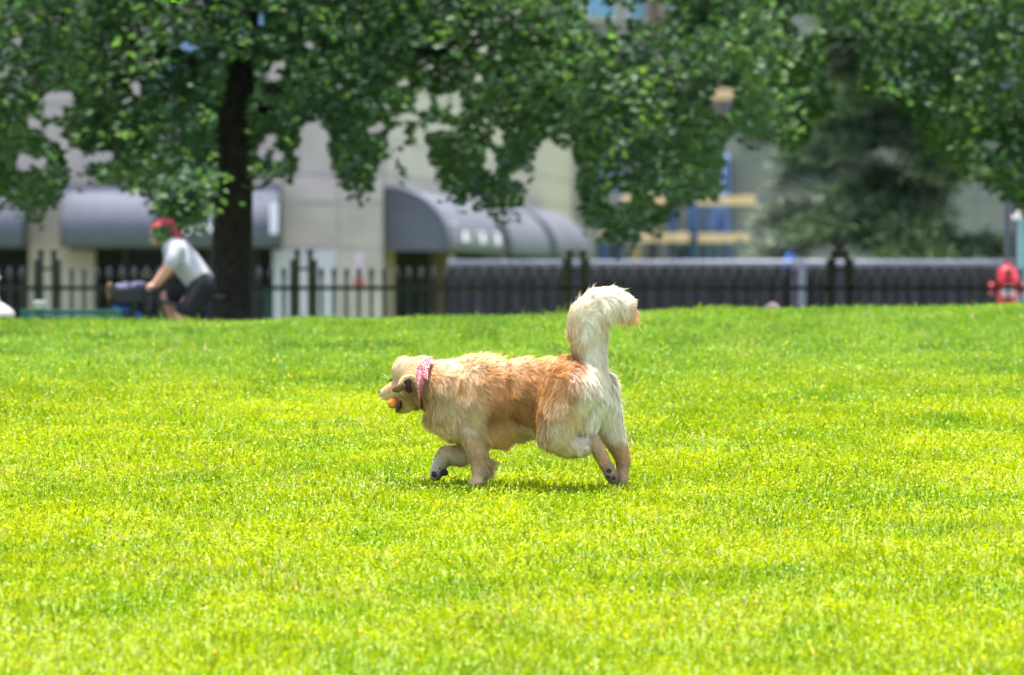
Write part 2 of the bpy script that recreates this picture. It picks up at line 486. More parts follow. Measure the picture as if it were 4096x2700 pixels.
DIRS = [  # px, py, dx, dz, lift, length (m)
    (1565, 1480, .7, .5, .1, .007), (1640, 1440, 1, .1, .2, .018), (1600, 1520, .8, -.3, .15, .011), (1550, 1560, 1, .1, .05, .004), (1535, 1590, .8, .2, .1, .004), (1620, 1585, .7, -.7, .2, .028), (1635, 1640, .8, -.5, .2, .010),
    (1710, 1500, .7, -.6, .2, .04), (1700, 1440, 1, .1, .2, .03), (1700, 1600, .4, -.9, .25, .05), (1690, 1660, .2, -1, .3, .055), (1760, 1700, .5, -.9, .25, .05), (1800, 1560, .6, -.8, .2, .045), (1800, 1430, 1, .2, .3, .035),
    (1860, 1540, .6, -.8, .2, .045), (1950, 1430, .8, .4, .6, .04), (1880, 1420, .8, .2, .45, .035), (2080, 1430, 1, 0, .3, .032), (1980, 1560, .8, -.6, .15, .05), (1980, 1680, .5, -.85, .2, .055), (2080, 1560, .8, -.6, .15, .05), (2100, 1660, .4, -.9, .2, .055),
    (2000, 1790, .7, -.7, .3, .065), (2100, 1730, .9, -.5, .3, .055), (2050, 1760, .8, -.6, .3, .06), (2190, 1430, 1, .0, .25, .03), (2280, 1440, .9, .2, .4, .03), (2250, 1540, .5, -.8, .2, .04), (2180, 1620, .1, -1, .2, .045), (2250, 1650, .45, -.85, .2, .045), (2350, 1600, .3, -1, .2, .05), (2370, 1690, .1, -1, .25, .06),
    (2230, 1780, .6, -.7, .25, .04), (2310, 1770, .8, -.6, .3, .05), (2375, 1770, .5, -.8, .15, .018), (2410, 1830, .5, -.9, .15, .014), (2440, 1900, .3, -.9, .1, .009), (2450, 1620, .25, -1, .2, .045), (2475, 1750, .3, -1, .25, .035), (2495, 1830, .6, -.8, .3, .016), (2495, 1890, .1, -1, .1, .009),
    (2285, 1340, -.2, .9, .4, .032), (2300, 1260, .0, .9, .4, .032), (2350, 1230, .6, .3, .25, .045), (2400, 1160, .9, .2, .4, .03), (2380, 1270, .6, -.8, .15, .055), (2440, 1240, .6, -.8, .2, .065), (2500, 1240, .45, -.9, .25, .07), (2520, 1200, .8, -.5, .5, .035),
    (2360, 1350, .3, -1, .15, .05), (2420, 1380, .3, -1, .3, .03), (2370, 1440, .3, -1, .15, .06), (2320, 1400, .1, -1, .2, .035), (2400, 1520, .1, -1, .2, .07), (2350, 1520, .4, -1, .2, .06),
    (1880, 1770, .3, -1, .2, .026), (1940, 1800, .9, -.6, .3, .035), (1900, 1850, .1, -1, .1, .010), (1950, 1845, 1, .0, .8, .062), (1965, 1875, 1, -.3, .8, .05), (1915, 1910, 0, -1, .1, .008), (1780, 1815, .5, -.8, .2, .02), (1745, 1875, -.1, -1, .1, .008), (1850, 1820, .8, -.6, .2, .03)]
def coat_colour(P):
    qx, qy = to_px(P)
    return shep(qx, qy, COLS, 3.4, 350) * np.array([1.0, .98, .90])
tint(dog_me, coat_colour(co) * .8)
M_skin = leafmat('dog_coat_under', 0.0, .01, .6, (1, 1, 1))
body = link('body', dog_me, M_skin, dog, smooth=True)
M_fur = leafmat('dog_fur', .34, .03, .45, (1, .95, .88))

def fur(name, me, n, parent, mtl, clumps=6500, width=.00095, keep=None, lenmul=1.0):
    P, N, _, _ = samp(me, n)
    if keep is not None:
        k = keep(P); P, N = P[k], N[k]; n = len(P)
    Cp, Cn, _, _ = samp(me, clumps)
    def field(P, N, jit):
        qx, qy = to_px(P)
        g = shep(qx, qy, DIRS, 4)
        L = g[:, 3] * lenmul
        sw = vnoise(P[:, 0] * 1.0 + P[:, 1] * .3 + 9, P[:, 2] + 5, .045, 11) - .5
        sw2 = vnoise(P[:, 0] * 1.0 + P[:, 1] * .3 + 9, P[:, 2] + 5, .016, 12) - .5
        a = sw * 1.1 + sw2 * .55 + jit * (rng.random(len(P)) - .5)
        dx = g[:, 0] * np.cos(a) - g[:, 1] * np.sin(a); dz = g[:, 0] * np.sin(a) + g[:, 1] * np.cos(a)
        d = np.stack([dx * math.cos(H), -dx * math.sin(H), dz], -1)
        d -= N * (d * N).sum(1)[:, None]
        # away from the camera plane the field can vanish: fall back to rearward + down
        fb = np.stack([np.full(len(P), .7), np.full(len(P), -.3), np.full(len(P), -.5)], -1)
        fb -= N * (fb * N).sum(1)[:, None]
        nd = np.linalg.norm(d, axis=1)
        d = np.where(nd[:, None] < .15, fb, d)
        d /= np.linalg.norm(d, axis=1)[:, None] + 1e-9
        return d, L, g[:, 2]
    d, L, lift = field(P, N, .35)
    cdir, cL, clift = field(Cp, Cn, .1)
    ctip = Cp + (cdir + Cn * (clift + .1)[:, None]) * cL[:, None]
    kd = kdtree.KDTree(len(Cp))
    for i, p in enumerate(Cp): kd.insert(p, i)
    kd.balance()
    ci = np.array([kd.find(p)[1] for p in P])
    stray = rng.random(n) < .02
    L = L * (.65 + .5 * rng.random(n)) * (1 + .35 * stray)
    lift = lift + .12 * rng.random(n) + .35 * stray
    dirv = d + N * lift[:, None]
    tip = P + dirv * L[:, None]
    tip[:, 2] -= L * L * 1.6
    pull = np.clip(.55 - rng.random(n) * .35, 0, 1)[:, None]
    off = ctip[ci] - P
    far = np.linalg.norm(off, axis=1) > 2.2 * cL[ci] + .01
    pull[far] = 0
    pull[stray] = 0
    tip = tip * (1 - pull) + ctip[ci] * pull
    mid = P + (dirv + N * .12) * (L * .45)[:, None]
    mid = mid * (1 - pull * .3) + (P * .5 + ctip[ci] * .5) * pull * .3
    sd = np.cross(tip - P, N); sd /= np.linalg.norm(sd, axis=1)[:, None] + 1e-9
    tw = (rng.random(n) - .5) * 1.6
    sd = sd * np.cos(tw)[:, None] + N * np.sin(tw)[:, None]
    wv = sd * (width * (.7 + .7 * rng.random(n)))[:, None]
    V = np.stack([P - wv, P + wv, mid + wv * .85, mid - wv * .85, tip], 1).reshape(-1, 3)
    b = np.arange(n) * 5
    f = np.stack([b, b + 1, b + 2, b + 3, b + 3, b + 2, b + 4], -1)
    me2 = np_mesh(name, V, f.ravel(), np.tile([4, 3], n))
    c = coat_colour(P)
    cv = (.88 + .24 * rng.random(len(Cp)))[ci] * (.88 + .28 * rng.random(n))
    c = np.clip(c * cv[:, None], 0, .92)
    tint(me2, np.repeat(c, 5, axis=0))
    nrm = N + .55 * (d * -.25 + (rng.random((n, 3)) - .5) * .5)
    nrm /= np.linalg.norm(nrm, axis=1)[:, None]
    me2.polygons.foreach_set('use_smooth', [True] * len(me2.polygons))
    me2.normals_split_custom_set_from_vertices(np.repeat(nrm, 5, axis=0).astype(np.float32))
    return link(name, me2, mtl, parent)
fur('fur', dog_me, 185000, body, M_fur)

M_nose = mat('dog_nose', (.012, .012, .014), .35, .2, 50)
MB().ell(W(1521, 1568, DD + .262), (.0105, .012, .009)).build('nose', M_nose, dog, True)
MB().ell(W(1563, 1521, DD + .165), (.0055, .006, .0065)).build('eye', mat('dog_eye', (.02, .012, .008), .15), dog, True)
MB().ell(W(1570, 1520, DD + .252), (.0055, .006, .0065)).build('eye', MATS['dog_eye'], dog, True)
m_ = MB()
m_.tube([W(1587, 1646, DD + .20), W(1593, 1632, DD + .178), W(1600, 1618, DD + .168), W(1600, 1602, DD + .168)], [.009, .014, .012, .006], 10)
m_.ell(W(1598, 1636, DD + .205), (.018, .02, .011))
m_.build('lip', mat('dog_lip', (.015, .013, .014), .3), dog, True)
# ear flap, folded forward, the shade of its hollow put in as colour
M_ear = mat('ear_velvet', (.36, .21, .085), .9, .25, 60)
eb = chain([(1668, 1532, 15, .105), (1656, 1516, 15, .095), (1636, 1508, 13, .08), (1614, 1513, 11, .068), (1605, 1528, 11, .064), (1600, 1545, 13, .062)], DD, .45)
ear = link('ear', blobs_to_mesh('ear', eb, .0032, 3), mat('ear_pelt', (.62, .42, .22), .9, .3, 60), dog, True)
eb = chain([(1608, 1545, 16, .060), (1592, 1555, 17.5, .056), (1580, 1559, 13, .054)], DD, .35)
link('ear_tip', blobs_to_mesh('ear_tip', eb, .0032, 3), mat('ear_tip_shaded', (.13, .075, .022), .9, .3, 60), ear, True)  # shade on the tip put into a darker pelt colour
eb = chain([(1631, 1527, 17, .075), (1627, 1546, 16, .072), (1638, 1562, 13, .078)], DD, .35)
link('ear_inner', blobs_to_mesh('ear_inner', eb, .0032, 3), mat('ear_hollow_shade', (.035, .018, .01), .9, .3, 60), ear, True)
eb = chain([(1655, 1510, 20, .262), (1640, 1550, 22, .27), (1630, 1585, 14, .27)], DD, .38)
link('ear', blobs_to_mesh('ear', eb, .0035, 3), M_ear, dog, True)
# paw pads
M_pad = mat('paw_pad', (.02, .017, .018), .7, .3, 60)
for a, b_, dy, r in ((1757, 1873, .180, .013), (1738, 1896, .183, .017), (1777, 1890, .180, .020), (1793, 1841, .178, .007), (2437, 1884, -.268, .014), (2434, 1906, -.266, .010), (2455, 1912, -.266, .010)):
    MB().ell(W(a, b_, DD + dy), (r, r * .4, r * .85), 12, 8, Matrix.Rotation(.5 + a * .7, 3, 'Y')).build('paw_pad', M_pad, dog, True)
# whiskers
for p, q in (((1530, 1590), (1512, 1606)), ((1540, 1595), (1528, 1618)), ((1556, 1512), (1524, 1492)), ((1556, 1516), (1532, 1508))):
    MB().tube([W(*p, DD + .22), W((p[0] + q[0]) / 2 - 2, (p[1] + q[1]) / 2 - 3, DD + .215), W(*q, DD + .21)], .0005, 4).build('whisker', mat('whisker', (.8, .78, .72), .5), dog)

# bandana: strips laid on the neck from both sides
bvh = BVHTree.FromPolygons([v.co for v in dog_me.vertices], [p.vertices for p in dog_me.polygons])
def drape(px, py, off, side=-1):
    D = DD + (-.6 if side < 0 else .9)
    o_ = W(px, py, DD); org = Vector((o_.x, D, o_.z))
    hit = bvh.ray_cast(org, Vector((0, -side, 0)), 2)
    if hit[0] is None: return None
    return hit[0] + Vector((0, side * off, 0)) + hit[1] * off * .6
def strip(left, right, off, n=14, m=7, side=-1, wav=.004):
    g = []
    last = None
    for i in range(n + 1):
        t = i / n; row = []
        def pick(pl):
            u = t * (len(pl) - 1); k = min(int(u), len(pl) - 2); fr = u - k
            return (pl[k][0] * (1 - fr) + pl[k + 1][0] * fr, pl[k][1] * (1 - fr) + pl[k + 1][1] * fr)
        a, b_ = pick(left), pick(right)
        for j in range(m + 1):
            s_ = j / m
            q = drape(a[0] * (1 - s_) + b_[0] * s_, a[1] * (1 - s_) + b_[1] * s_, off + wav * math.sin(s_ * 9 + t * 5), side)
            if q is None: q = last
            if q is None: q = W(a[0], a[1], DD + .15)
            last = q; row.append(q)
        g.append(row)
    mb = MB()
    for r_ in g: mb.v += [tuple(v) for v in r_]
    for i in range(n):
        for j in range(m):
            k = i * (m + 1) + j
            mb.f.append([k, k + 1, k + m + 2, k + m + 1])
    return mb
M_band = bpy.data.materials.new('bandana_print'); M_band.use_nodes = True
nt = M_band.node_tree; p = nt.nodes['Principled BSDF']; p.inputs['Roughness'].default_value = .85
tc = nt.nodes.new('ShaderNodeTexCoord'); vo = nt.nodes.new('ShaderNodeTexVoronoi'); vo.inputs['Scale'].default_value = 95; vo.feature = 'DISTANCE_TO_EDGE'
cr = nt.nodes.new('ShaderNodeValToRGB'); cr.color_ramp.elements[0].position = .02; cr.color_ramp.elements[0].color = (.80, .62, .62, 1)
cr.color_ramp.elements[1].position = .075; cr.color_ramp.elements[1].color = (.30, .010, .028, 1)
nt.links.new(tc.outputs['Object'], vo.inputs['Vector']); nt.links.new(vo.outputs['Distance'], cr.inputs[0]); nt.links.new(cr.outputs[0], p.inputs['Base Color'])
bandm = strip([(1712, 1432), (1690, 1462), (1670, 1480), (1672, 1520), (1680, 1565), (1684, 1600)],
              [(1748, 1432), (1730, 1462), (1716, 1500), (1706, 1530), (1699, 1565), (1690, 1606)], .030)
bb_ = strip([(1712, 1432), (1690, 1470), (1676, 1520), (1676, 1580)], [(1748, 1432), (1738, 1480), (1724, 1530), (1706, 1590)], .03, side=1)
# join the two halves over the nape
n0 = len(bandm.v); bandm.v += bb_.v; bandm.f += [[i + n0 for i in f_] for f_ in bb_.f]
for j in range(7): bandm.f.append([j, j + 1, n0 + j + 1, n0 + j])
bo = bandm.build('bandana', M_band, dog, True)
sol = bo.modifiers.new('s', 'SOLIDIFY'); sol.thickness = .003
fold = strip([(1688, 1468), (1700, 1490), (1706, 1520)], [(1706, 1462), (1722, 1500), (1726, 1528)], .040, 8, 5)
fo = fold.build('bandana_fold', M_band, bo, True); sol = fo.modifiers.new('s', 'SOLIDIFY'); sol.thickness = .004
co_ = strip([(1685, 1585), (1688, 1620), (1694, 1655)], [(1694, 1585), (1696, 1620), (1700, 1655)], .022, 8, 2)
cc = co_.build('collar', mat('collar', (.03, .02, .02), .8), dog); sol = cc.modifiers.new('s', 'SOLIDIFY'); sol.thickness = .003

# ball
bc = W(1573, 1612, DD + .212); br = .0275
ball = MB().ell(bc, (br, br, br), 28, 18).build('rubber_ball', mat('ball_orange', (.75, .24, .04), .6, .15, 40), None, True)
setp(ball, "orange ball with a black seam held in the dog's mouth", 'ball')
cpts = []
for i in range(25):
    t = 2 * math.pi * i / 24
    v = Vector((math.cos(t), .55 * math.sin(t) , .38 + .25 * math.cos(t) - .9 * 1)).normalized()
    cpts.append(bc + v * br * .995)
MB().tube(cpts, .0025, 6).build('seam', M_nose, ball, True)

# ------------------------------------------------------------------ trees
def leaf_shape(kind):
    if kind == 'maple':
        # five-lobed outline, fan of triangles from the base
        pts = [(0, 0), (.42, -.12), (.30, .18), (.62, .42), (.30, .50), (.0, 1.0), (-.30, .50), (-.62, .42), (-.30, .18), (-.42, -.12)]
        return np.array([(a, b - .35, 0.0) for a, b in pts])
    return np.array([(-.5, -.5, 0), (.5, -.5, 0), (.5, .5, 0), (-.5, .5, 0)], dtype=float)
LM = leaf_shape('maple')
LM[:, 2] = -.35 * LM[:, 0] ** 2 - .12 * LM[:, 1] ** 2
FM = np.array([[0, 1, 2], [0, 2, 3], [0, 3, 4], [0, 4, 5], [0, 5, 6], [0, 6, 7], [0, 7, 8], [0, 8, 9]])
def leaves_mesh(name, P, size, cols, droop=.6, shape=LM, faces=FM):
    n = len(P)
    # leaf frames: tip direction droops, faces mostly up
    az = rng.random(n) * 2 * np.pi
    dn = droop * (.2 + 1.1 * rng.random(n))
    t = np.stack([np.cos(az) * np.cos(dn), np.sin(az) * np.cos(dn), -np.sin(dn)], -1)
    up = np.array([0, 0, 1.0]) + (rng.random((n, 3)) - .5) * .8
    up -= t * (up * t).sum(1)[:, None]; up /= np.linalg.norm(up, axis=1)[:, None]
    sd = np.cross(t, up)
    S = size[:, None, None]
    V = P[:, None, :] + S * (shape[None, :, 0, None] * sd[:, None, :] + shape[None, :, 1, None] * t[:, None, :] + shape[None, :, 2, None] * up[:, None, :])
    k = len(shape)
    f = (np.arange(n) * k)[:, None, None] + faces[None]
    me = np_mesh(name, V.reshape(-1, 3), f.reshape(-1), np.full(n * len(faces), faces.shape[1]))
    tint(me, np.repeat(cols, k, axis=0))
    return me
M_leaf = leafmat('maple_leaf', .46, .022, .6, (1.0, 1.25, .45))
M_needle = leafmat('needles', .15, .0, .6)

# lower hem of each crown, traced in world units: (photo column, photo row) on the crown's own plane
HEM1 = [(-300, 800), (0, 815), (60, 800), (110, 850), (170, 860), (215, 800), (260, 740), (300, 690), (370, 700), (420, 745), (480, 720), (540, 735), (590, 760), (640, 870), (665, 905), (720, 900), (770, 890), (820, 860), (850, 770), (900, 760), (1010, 720), (1080, 690), (1180, 700), (1200, 560), (1260, 480), (1300, 520), (1330, 690), (1380, 750), (1450, 765), (1500, 740), (1530, 640), (1560, 560), (1610, 690), (1650, 640), (1720, 600), (1745, 720), (1800, 800), (1850, 830), (1880, 790), (1930, 830), (2000, 850), (2080, 860), (2115, 760), (2150, 620), (2200, 570), (2270, 540), (2300, 600), (2310, 780), (2200, 780), (2330, 900), (2400, 900), (2450, 940), (2520, 965), (2580, 930), (2650, 900), (2690, 830), (2760, 790), (2840, 800), (2890, 760), (2920, 680), (2940, 560)]
HEM1.sort()
HEM2 = [(2700, 150), (2820, 300), (2900, 380), (2960, 430), (3000, 430), (3060, 520), (3130, 600), (3200, 600), (3260, 480), (3330, 430), (3420, 410), (3480, 360), (3560, 380), (3640, 440), (3700, 560), (3780, 640), (3850, 650), (3900, 700), (3960, 730), (4040, 800), (4100, 860), (4500, 880)]
GAPS = [(2895, 400, 50, 70), (2205, 660, 80, 100), (2940, 640, 45, 110), (1255, 590, 62, 100), (1545, 690, 40, 55), (1590, 545, 40, 50), (215, 420, 45, 60), (265, 400, 35, 35), (210, 530, 40, 35), (300, 640, 45, 50), (255, 575, 22, 30), (100, 640, 40, 35), (170, 650, 30, 30), (400, 630, 55, 25), (140, 490, 30, 25), (60, 160, 30, 14), (420, 770, 60, 30), (1090, 300, 32, 26), (1060, 440, 26, 22), (1080, 560, 30, 30), (1110, 620, 30, 24), (1050, 600, 20, 40), (1240, 185, 24, 18), (1120, 260, 30, 18),
        (1690, 410, 38, 46), (1770, 400, 22, 34), (1825, 420, 24, 50), (1630, 470, 50, 22), (1510, 510, 38, 22), (1680, 560, 26, 60), (1640, 620, 60, 50), (1760, 510, 55, 20), (1960, 640, 26, 45), (1995, 545, 24, 34), (1930, 200, 30, 18), (1760, 200, 32, 20), (1915, 310, 22, 22), (1610, 330, 26, 14), (2080, 700, 40, 26), (2390, 60, 50, 70), (2480, 70, 40, 60), (2590, 50, 45, 55), (2660, 30, 50, 30), (2740, 130, 30, 26), (2640, 230, 16, 14), (1030, 75, 34, 40), (2790, 50, 30, 60),
        (745, 190, 30, 22), (765, 262, 20, 16), (545, 350, 22, 34), (510, 400, 20, 18), (680, 120, 14, 12), (2480, 790, 46, 26), (2640, 800, 30, 22)]
GAPS2 = [(2890, 410, 55, 75), (3040, 470, 40, 40), (2925, 590, 60, 130), (3010, 560, 40, 60), (3220, 90, 60, 46), (3375, 250, 75, 150), (2850, 350, 40, 60), (2860, 640, 40, 90), (3500, 560, 50, 80), (4030, 340, 26, 18), (3850, 220, 24, 16), (3960, 580, 40, 20), (3920, 680, 50, 26), (2960, 290, 18, 14), (2870, 350, 30, 30), (2560, 60, 90, 80)]
def crown_points(Dc, hem, gaps, front, n_cl, x0, x1, ztop, depth, seed, per=46, spread=.17):
    r = np.random.default_rng(seed)
    hx = np.array([(h_[0] - 2048) * Dc / F for h_ in hem]); hz = np.array([CAMZ + (HOR - h_[1]) * Dc / F for h_ in hem])
    pts = []
    cx = x0 + (x1 - x0) * r.random(n_cl); cy = Dc + depth * (r.random(n_cl) * 2 - 1)
    hm = np.interp(cx * Dc / cy, hx, hz)
    cz = hm + (ztop - hm) * r.random(n_cl) ** 1.15
    for a, b, c in zip(cx, cy, cz):
        k = int(per * (.5 + r.random()))
        q = r.normal(size=(k, 3)) * np.array([spread, spread, spread * .62])
        q[:, 2] -= .35 * (q[:, 0] ** 2 + q[:, 1] ** 2) / spread      # tufts droop at their rims
        pts.append(q + (a, b, c))
    P = np.concatenate(pts)
    ex = P[:, 0] * Dc / P[:, 1]; ez = CAMZ + (P[:, 2] - CAMZ) * Dc / P[:, 1]
    h_ = np.interp(ex, hx, hz) + .30 * (vnoise(ex + 50, P[:, 1] + 50, .22, 21) - .42) + .22 * (vnoise(ex + 50, P[:, 1] + 50, .075, 22) - .5)
    keep = ez > h_
    px = 2048 + ex * F / Dc; py = HOR - (ez - CAMZ) * F / Dc
    for gx, gy, ga, gb in gaps:
        d = ((px - gx) / ga) ** 2 + ((py - gy) / gb) ** 2
        keep &= ~(d < 1.35 + 2.0 * (vnoise(px + P[:, 1] * 9, py, 17, 33) - .5))
    for gx, gy, ga, gb in front:          # openings in the near side only, where the trunk shows
        keep &= ~((((px - gx) / ga) ** 2 + ((py - gy) / gb) ** 2 < 1) & (P[:, 1] < Dc + .6))
    return P[keep]
def maple_colours(n, P, bright=1.0):
    r = rng.random(n)
    cl = vnoise(P[:, 0] + P[:, 1] * .6 + 60, P[:, 2] + P[:, 1] * .5 + 40, .42, 8)
    t = np.clip(.38 + 1.7 * (cl - .5) + .28 * (r - .5), 0, 1)[:, None]
    c = np.array([.050, .098, .062]) * (1 - t) + np.array([.135, .225, .095]) * t
    c *= (.86 + .28 * rng.random(n))[:, None] * bright
    y_ = rng.random(n) < .04
    c[y_] = np.array([.19, .27, .08]) * (.7 + .5 * rng.random(y_.sum()))[:, None]
    return c
def upper_crown(cx, cy, cz, rx, ry, rz, n, seed, zmin):
    r = np.random.default_rng(seed)
    v = r.normal(size=(n * 3, 3)); v /= np.linalg.norm(v, axis=1)[:, None]
    v *= (r.random(n * 3) ** .45)[:, None]
    P = v * (rx, ry, rz) + (cx, cy, cz)
    P += (np.stack([vnoise(P[:, 0] + 60, P[:, 2] + 60, 1.1, 41 + i) for i in range(3)], -1) - .5) * 1.4
    P = P[P[:, 2] > zmin]
    return P[:n]
def maple(name, label, tx, ty, Dc, hem, gaps, x0, x1, ncl, seed, R, trunk, zsplit=4.3, extra=None, front=()):
    t = empty(name, (tx, ty, float(surf(tx, ty)) - TURF), label, 'tree', 'maple trees over the path')
    zb = float(surf(tx, ty)) - TURF - .1
    m = MB(); m.tube([(tx, ty, zb)] + [(tx + trunk[i][0], ty, trunk[i][1]) for i in range(len(trunk))], [trunk[0][2] * 1.35] + [q[2] for q in trunk], 16)
    # root flare lobes
    for k in range(6):
        a = k * 1.05 + .3
        m.tube([(tx + math.cos(a) * .12, ty + math.sin(a) * .12, zb + .7), (tx + math.cos(a) * .3, ty + math.sin(a) * .3, zb)], [.05, .10], 8)
    # limbs
    r = random.Random(seed)
    top = trunk[-1][1]
    limbs = []
    for k in range(13):
        a = k * 2.4 + r.random(); h0 = 2.35 + k * (top - 2.6) / 13; L = R * (.75 + .2 * r.random())
        p0 = Vector((tx + np.interp(h0, [q[1] for q in trunk], [q[0] for q in trunk]), ty, h0))
        e = p0 + Vector((math.cos(a) * L, math.sin(a) * L, 1.2 + r.random() - max(0, 3 - k) * .5))
        mid = p0.lerp(e, .45) + Vector((0, 0, .55))
        m.tube([p0, mid, e], [.10, .06, .015], 8); limbs.append((p0, mid, e))
        for q in range(5):
            f_ = .35 + .13 * q
            s_ = p0.lerp(mid, f_ * 2) if f_ < .5 else mid.lerp(e, f_ * 2 - 1)
            aa = a + r.choice((-1, 1)) * (.5 + .6 * r.random())
            m.tube([s_, s_ + Vector((math.cos(aa) * .8, math.sin(aa) * .8, -.1)), s_ + Vector((math.cos(aa) * 1.5, math.sin(aa) * 1.5, -.55))], [.03, .018, .006], 6)
    m.build('trunk', M_bark, t, True)
    P = crown_points(Dc, hem, gaps, front, ncl, x0, x1, zsplit, 3.2, seed)
    s1 = .052 + .038 * rng.random(len(P))
    U = upper_crown(tx, ty + .6, 7.6, R, R * .62, 4.4, 15000, seed + 1, zsplit - .4)
    # keep the upper crown above the framed part
    s2 = .20 + .12 * rng.random(len(U))
    if extra is not None:
        Q = []
        for ex_, ey_, n_, sp_ in extra:
            Q.append(rng.normal(size=(n_, 3)) * (sp_, .1, sp_ * .9) + np.array(W(ex_, ey_, 46.7)))
        Q = np.concatenate(Q); P = np.concatenate([P, Q]); s1 = np.concatenate([s1, .05 + .03 * rng.random(len(Q))])
    A = np.concatenate([P, U]); S = np.concatenate([s1, s2])
    me = leaves_mesh('crown', A, S, maple_colours(len(A), A), .75)
    link('crown', me, M_leaf, t)
    return t
maple('maple_tree', 'broad maple with thick dark trunk behind the cyclist, leaves hanging low', -2.545, 51.5, 51, HEM1, GAPS, -5.6, 2.25, 1750, 5, 5.4,
      [(0, .3, .225), (.0, .9, .195), (.02, 1.6, .178), (.01, 2.4, .195), (.0, 2.9, .22), (.0, 3.4, .26), (0, 4.2, .2), (.1, 6, .15), (.2, 8.5, .08)],
      extra=[(655, 928, 46, .036), (636, 945, 14, .03), (738, 842, 120, .07), (790, 850, 60, .06), (740, 770, 200, .13), (680, 790, 50, .06)],
      front=[(935, 560, 62, 250), (955, 320, 60, 90)])
maple('maple_tree', 'maple at the right edge whose dark boughs hang in front of the conifers', 6.9, 55.5, 54, HEM2, GAPS2, 1.7, 6.2, 1050, 15, 5.2,
      [(0, .3, .26), (0, 1.6, .22), (-.05, 3.2, .2), (-.1, 6, .15), (-.2, 8.5, .08)])

# bright leaves at the very top and at the right edge: a low limb of a nearer tree
t = empty('linden_tree', (-5.6, 33, float(surf(-5.6, 33)) - TURF), 'near tree of which one bright leaf spray dips in at the top', 'tree')
m = MB(); z0 = float(surf(-5.6, 33)) - .15
m.tube([(-5.6, 33, z0), (-5.55, 33, 2.2), (-5.5, 33, 4.5)], [.2, .15, .1], 12)
tipp = W(700, -10, 33)
m.tube([(-5.55, 33, 3.0), (-4.2, 33, 3.7), (-2.8, 33, 3.35), tuple(tipp + Vector((-.1, 0, .28))), tuple(tipp + Vector((0, 0, .06)))], [.06, .04, .02, .008, .003], 8)
m.build('trunk', M_bark, t, True)
P = []
for px_, py_ in ((655, -2), (668, 6), (700, 4), (728, 0), (742, -8), (640, -14), (690, -24), (715, -22), (760, -30), (622, -34), (660, -44), (700, -50), (735, -56)):
    P.append(tuple(W(px_, py_, 33 + rng.normal() * .04)))
P = np.array(P)
U = rng.normal(size=(900, 3)) * (.9, .8, .5) + (-5.2, 33, 4.7)
A = np.concatenate([P, U]); S = np.concatenate([np.full(len(P), .062), .08 + .03 * rng.random(len(U))])
cl = np.tile(np.array([.10, .26, .012]), (len(A), 1)) * (.8 + .4 * rng.random(len(A)))[:, None]
link('crown', leaves_mesh('crown', A, S, cl, 1.0), leafmat('linden_leaf', .6, .04, .5, (1.1, 1.3, .3)), t)

# conifers
def conifer(name, label, tx, ty, h, R, zlow, nb, per, colA, colB, seed, bend=0.3, nl=.13, tipdrop=.28):
    r = np.random.default_rng(seed)
    zg = float(surf(tx, ty)) - TURF
    t = empty(name, (tx, ty, zg), label, 'tree', 'conifers beyond the iron fence')
    m = MB(); m.tube([(tx, ty, zg - .1), (tx + .05, ty, h * .4), (tx, ty, h)], [.17, .12, .02], 12)
    P, T = [], []
    for k in range(nb):
        u = (k + r.random()) / nb
        z0 = zlow + (h - zlow) * u
        L = R * (1 - u) ** .75 * (.7 + .45 * r.random()) + .15
        a = r.random() * 2 * math.pi
        p0 = Vector((tx, ty, z0)); e = Vector((tx + math.cos(a) * L, ty + math.sin(a) * L, z0 - tipdrop * L + .10))
        mid = p0.lerp(e, .5) + Vector((0, 0, .12 * L))
        m.tube([p0, mid, e], [.035, .02, .006], 6)
        kk = int(per * (.4 + L / R))
        s_ = r.random(kk) ** .6
        c = np.array([list(p0.lerp(mid, q * 2) if q < .5 else mid.lerp(e, q * 2 - 1)) for q in s_])
        tuft = r.normal(size=(kk, 3)) * np.array([.12, .12, .028]) * (1 + L * .5)
        P.append(c + tuft)
        dd = np.tile([math.cos(a), math.sin(a), .25], (kk, 1)) + r.normal(size=(kk, 3)) * .55
        T.append(dd / np.linalg.norm(dd, axis=1)[:, None])
    m.build('trunk', M_bark, t, True)
    P = np.concatenate(P); T = np.concatenate(T); n = len(P)
    sd = np.cross(T, r.normal(size=(n, 3))); sd /= np.linalg.norm(sd, axis=1)[:, None]
    L = nl * (.6 + .8 * r.random(n)); wv = sd * (L * .13)[:, None]
    V = np.stack([P - wv, P + wv, P + T * L[:, None] + wv * .4, P + T * L[:, None] - wv * .4], 1).reshape(-1, 3)
    me = np_mesh('crown', V, np.arange(n * 4), np.full(n, 4))
    k = np.clip(vnoise(P[:, 0] + 50, P[:, 2] + 50, .3, seed) + .3 * (r.random(n) - .5), 0, 1)[:, None]
    tint(me, np.repeat(np.array(colA) * (1 - k) + np.array(colB) * k, 4, axis=0))
    link('crown', me, M_needle, t)
conifer('pine_tree', 'dark green pine with layered boughs in front of the grey wall', 5.75, 80, 6.6, 2.05, 1.38, 46, 1250, (.045, .072, .046), (.125, .18, .09), 3, tipdrop=.22)
conifer('cedar_tree', 'slim pale grey green conifer peak rising behind the dark pine', 5.15, 90, 5.6, 1.0, 1.6, 90, 260, (.13, .165, .13), (.22, .26, .19), 4, nl=.16)

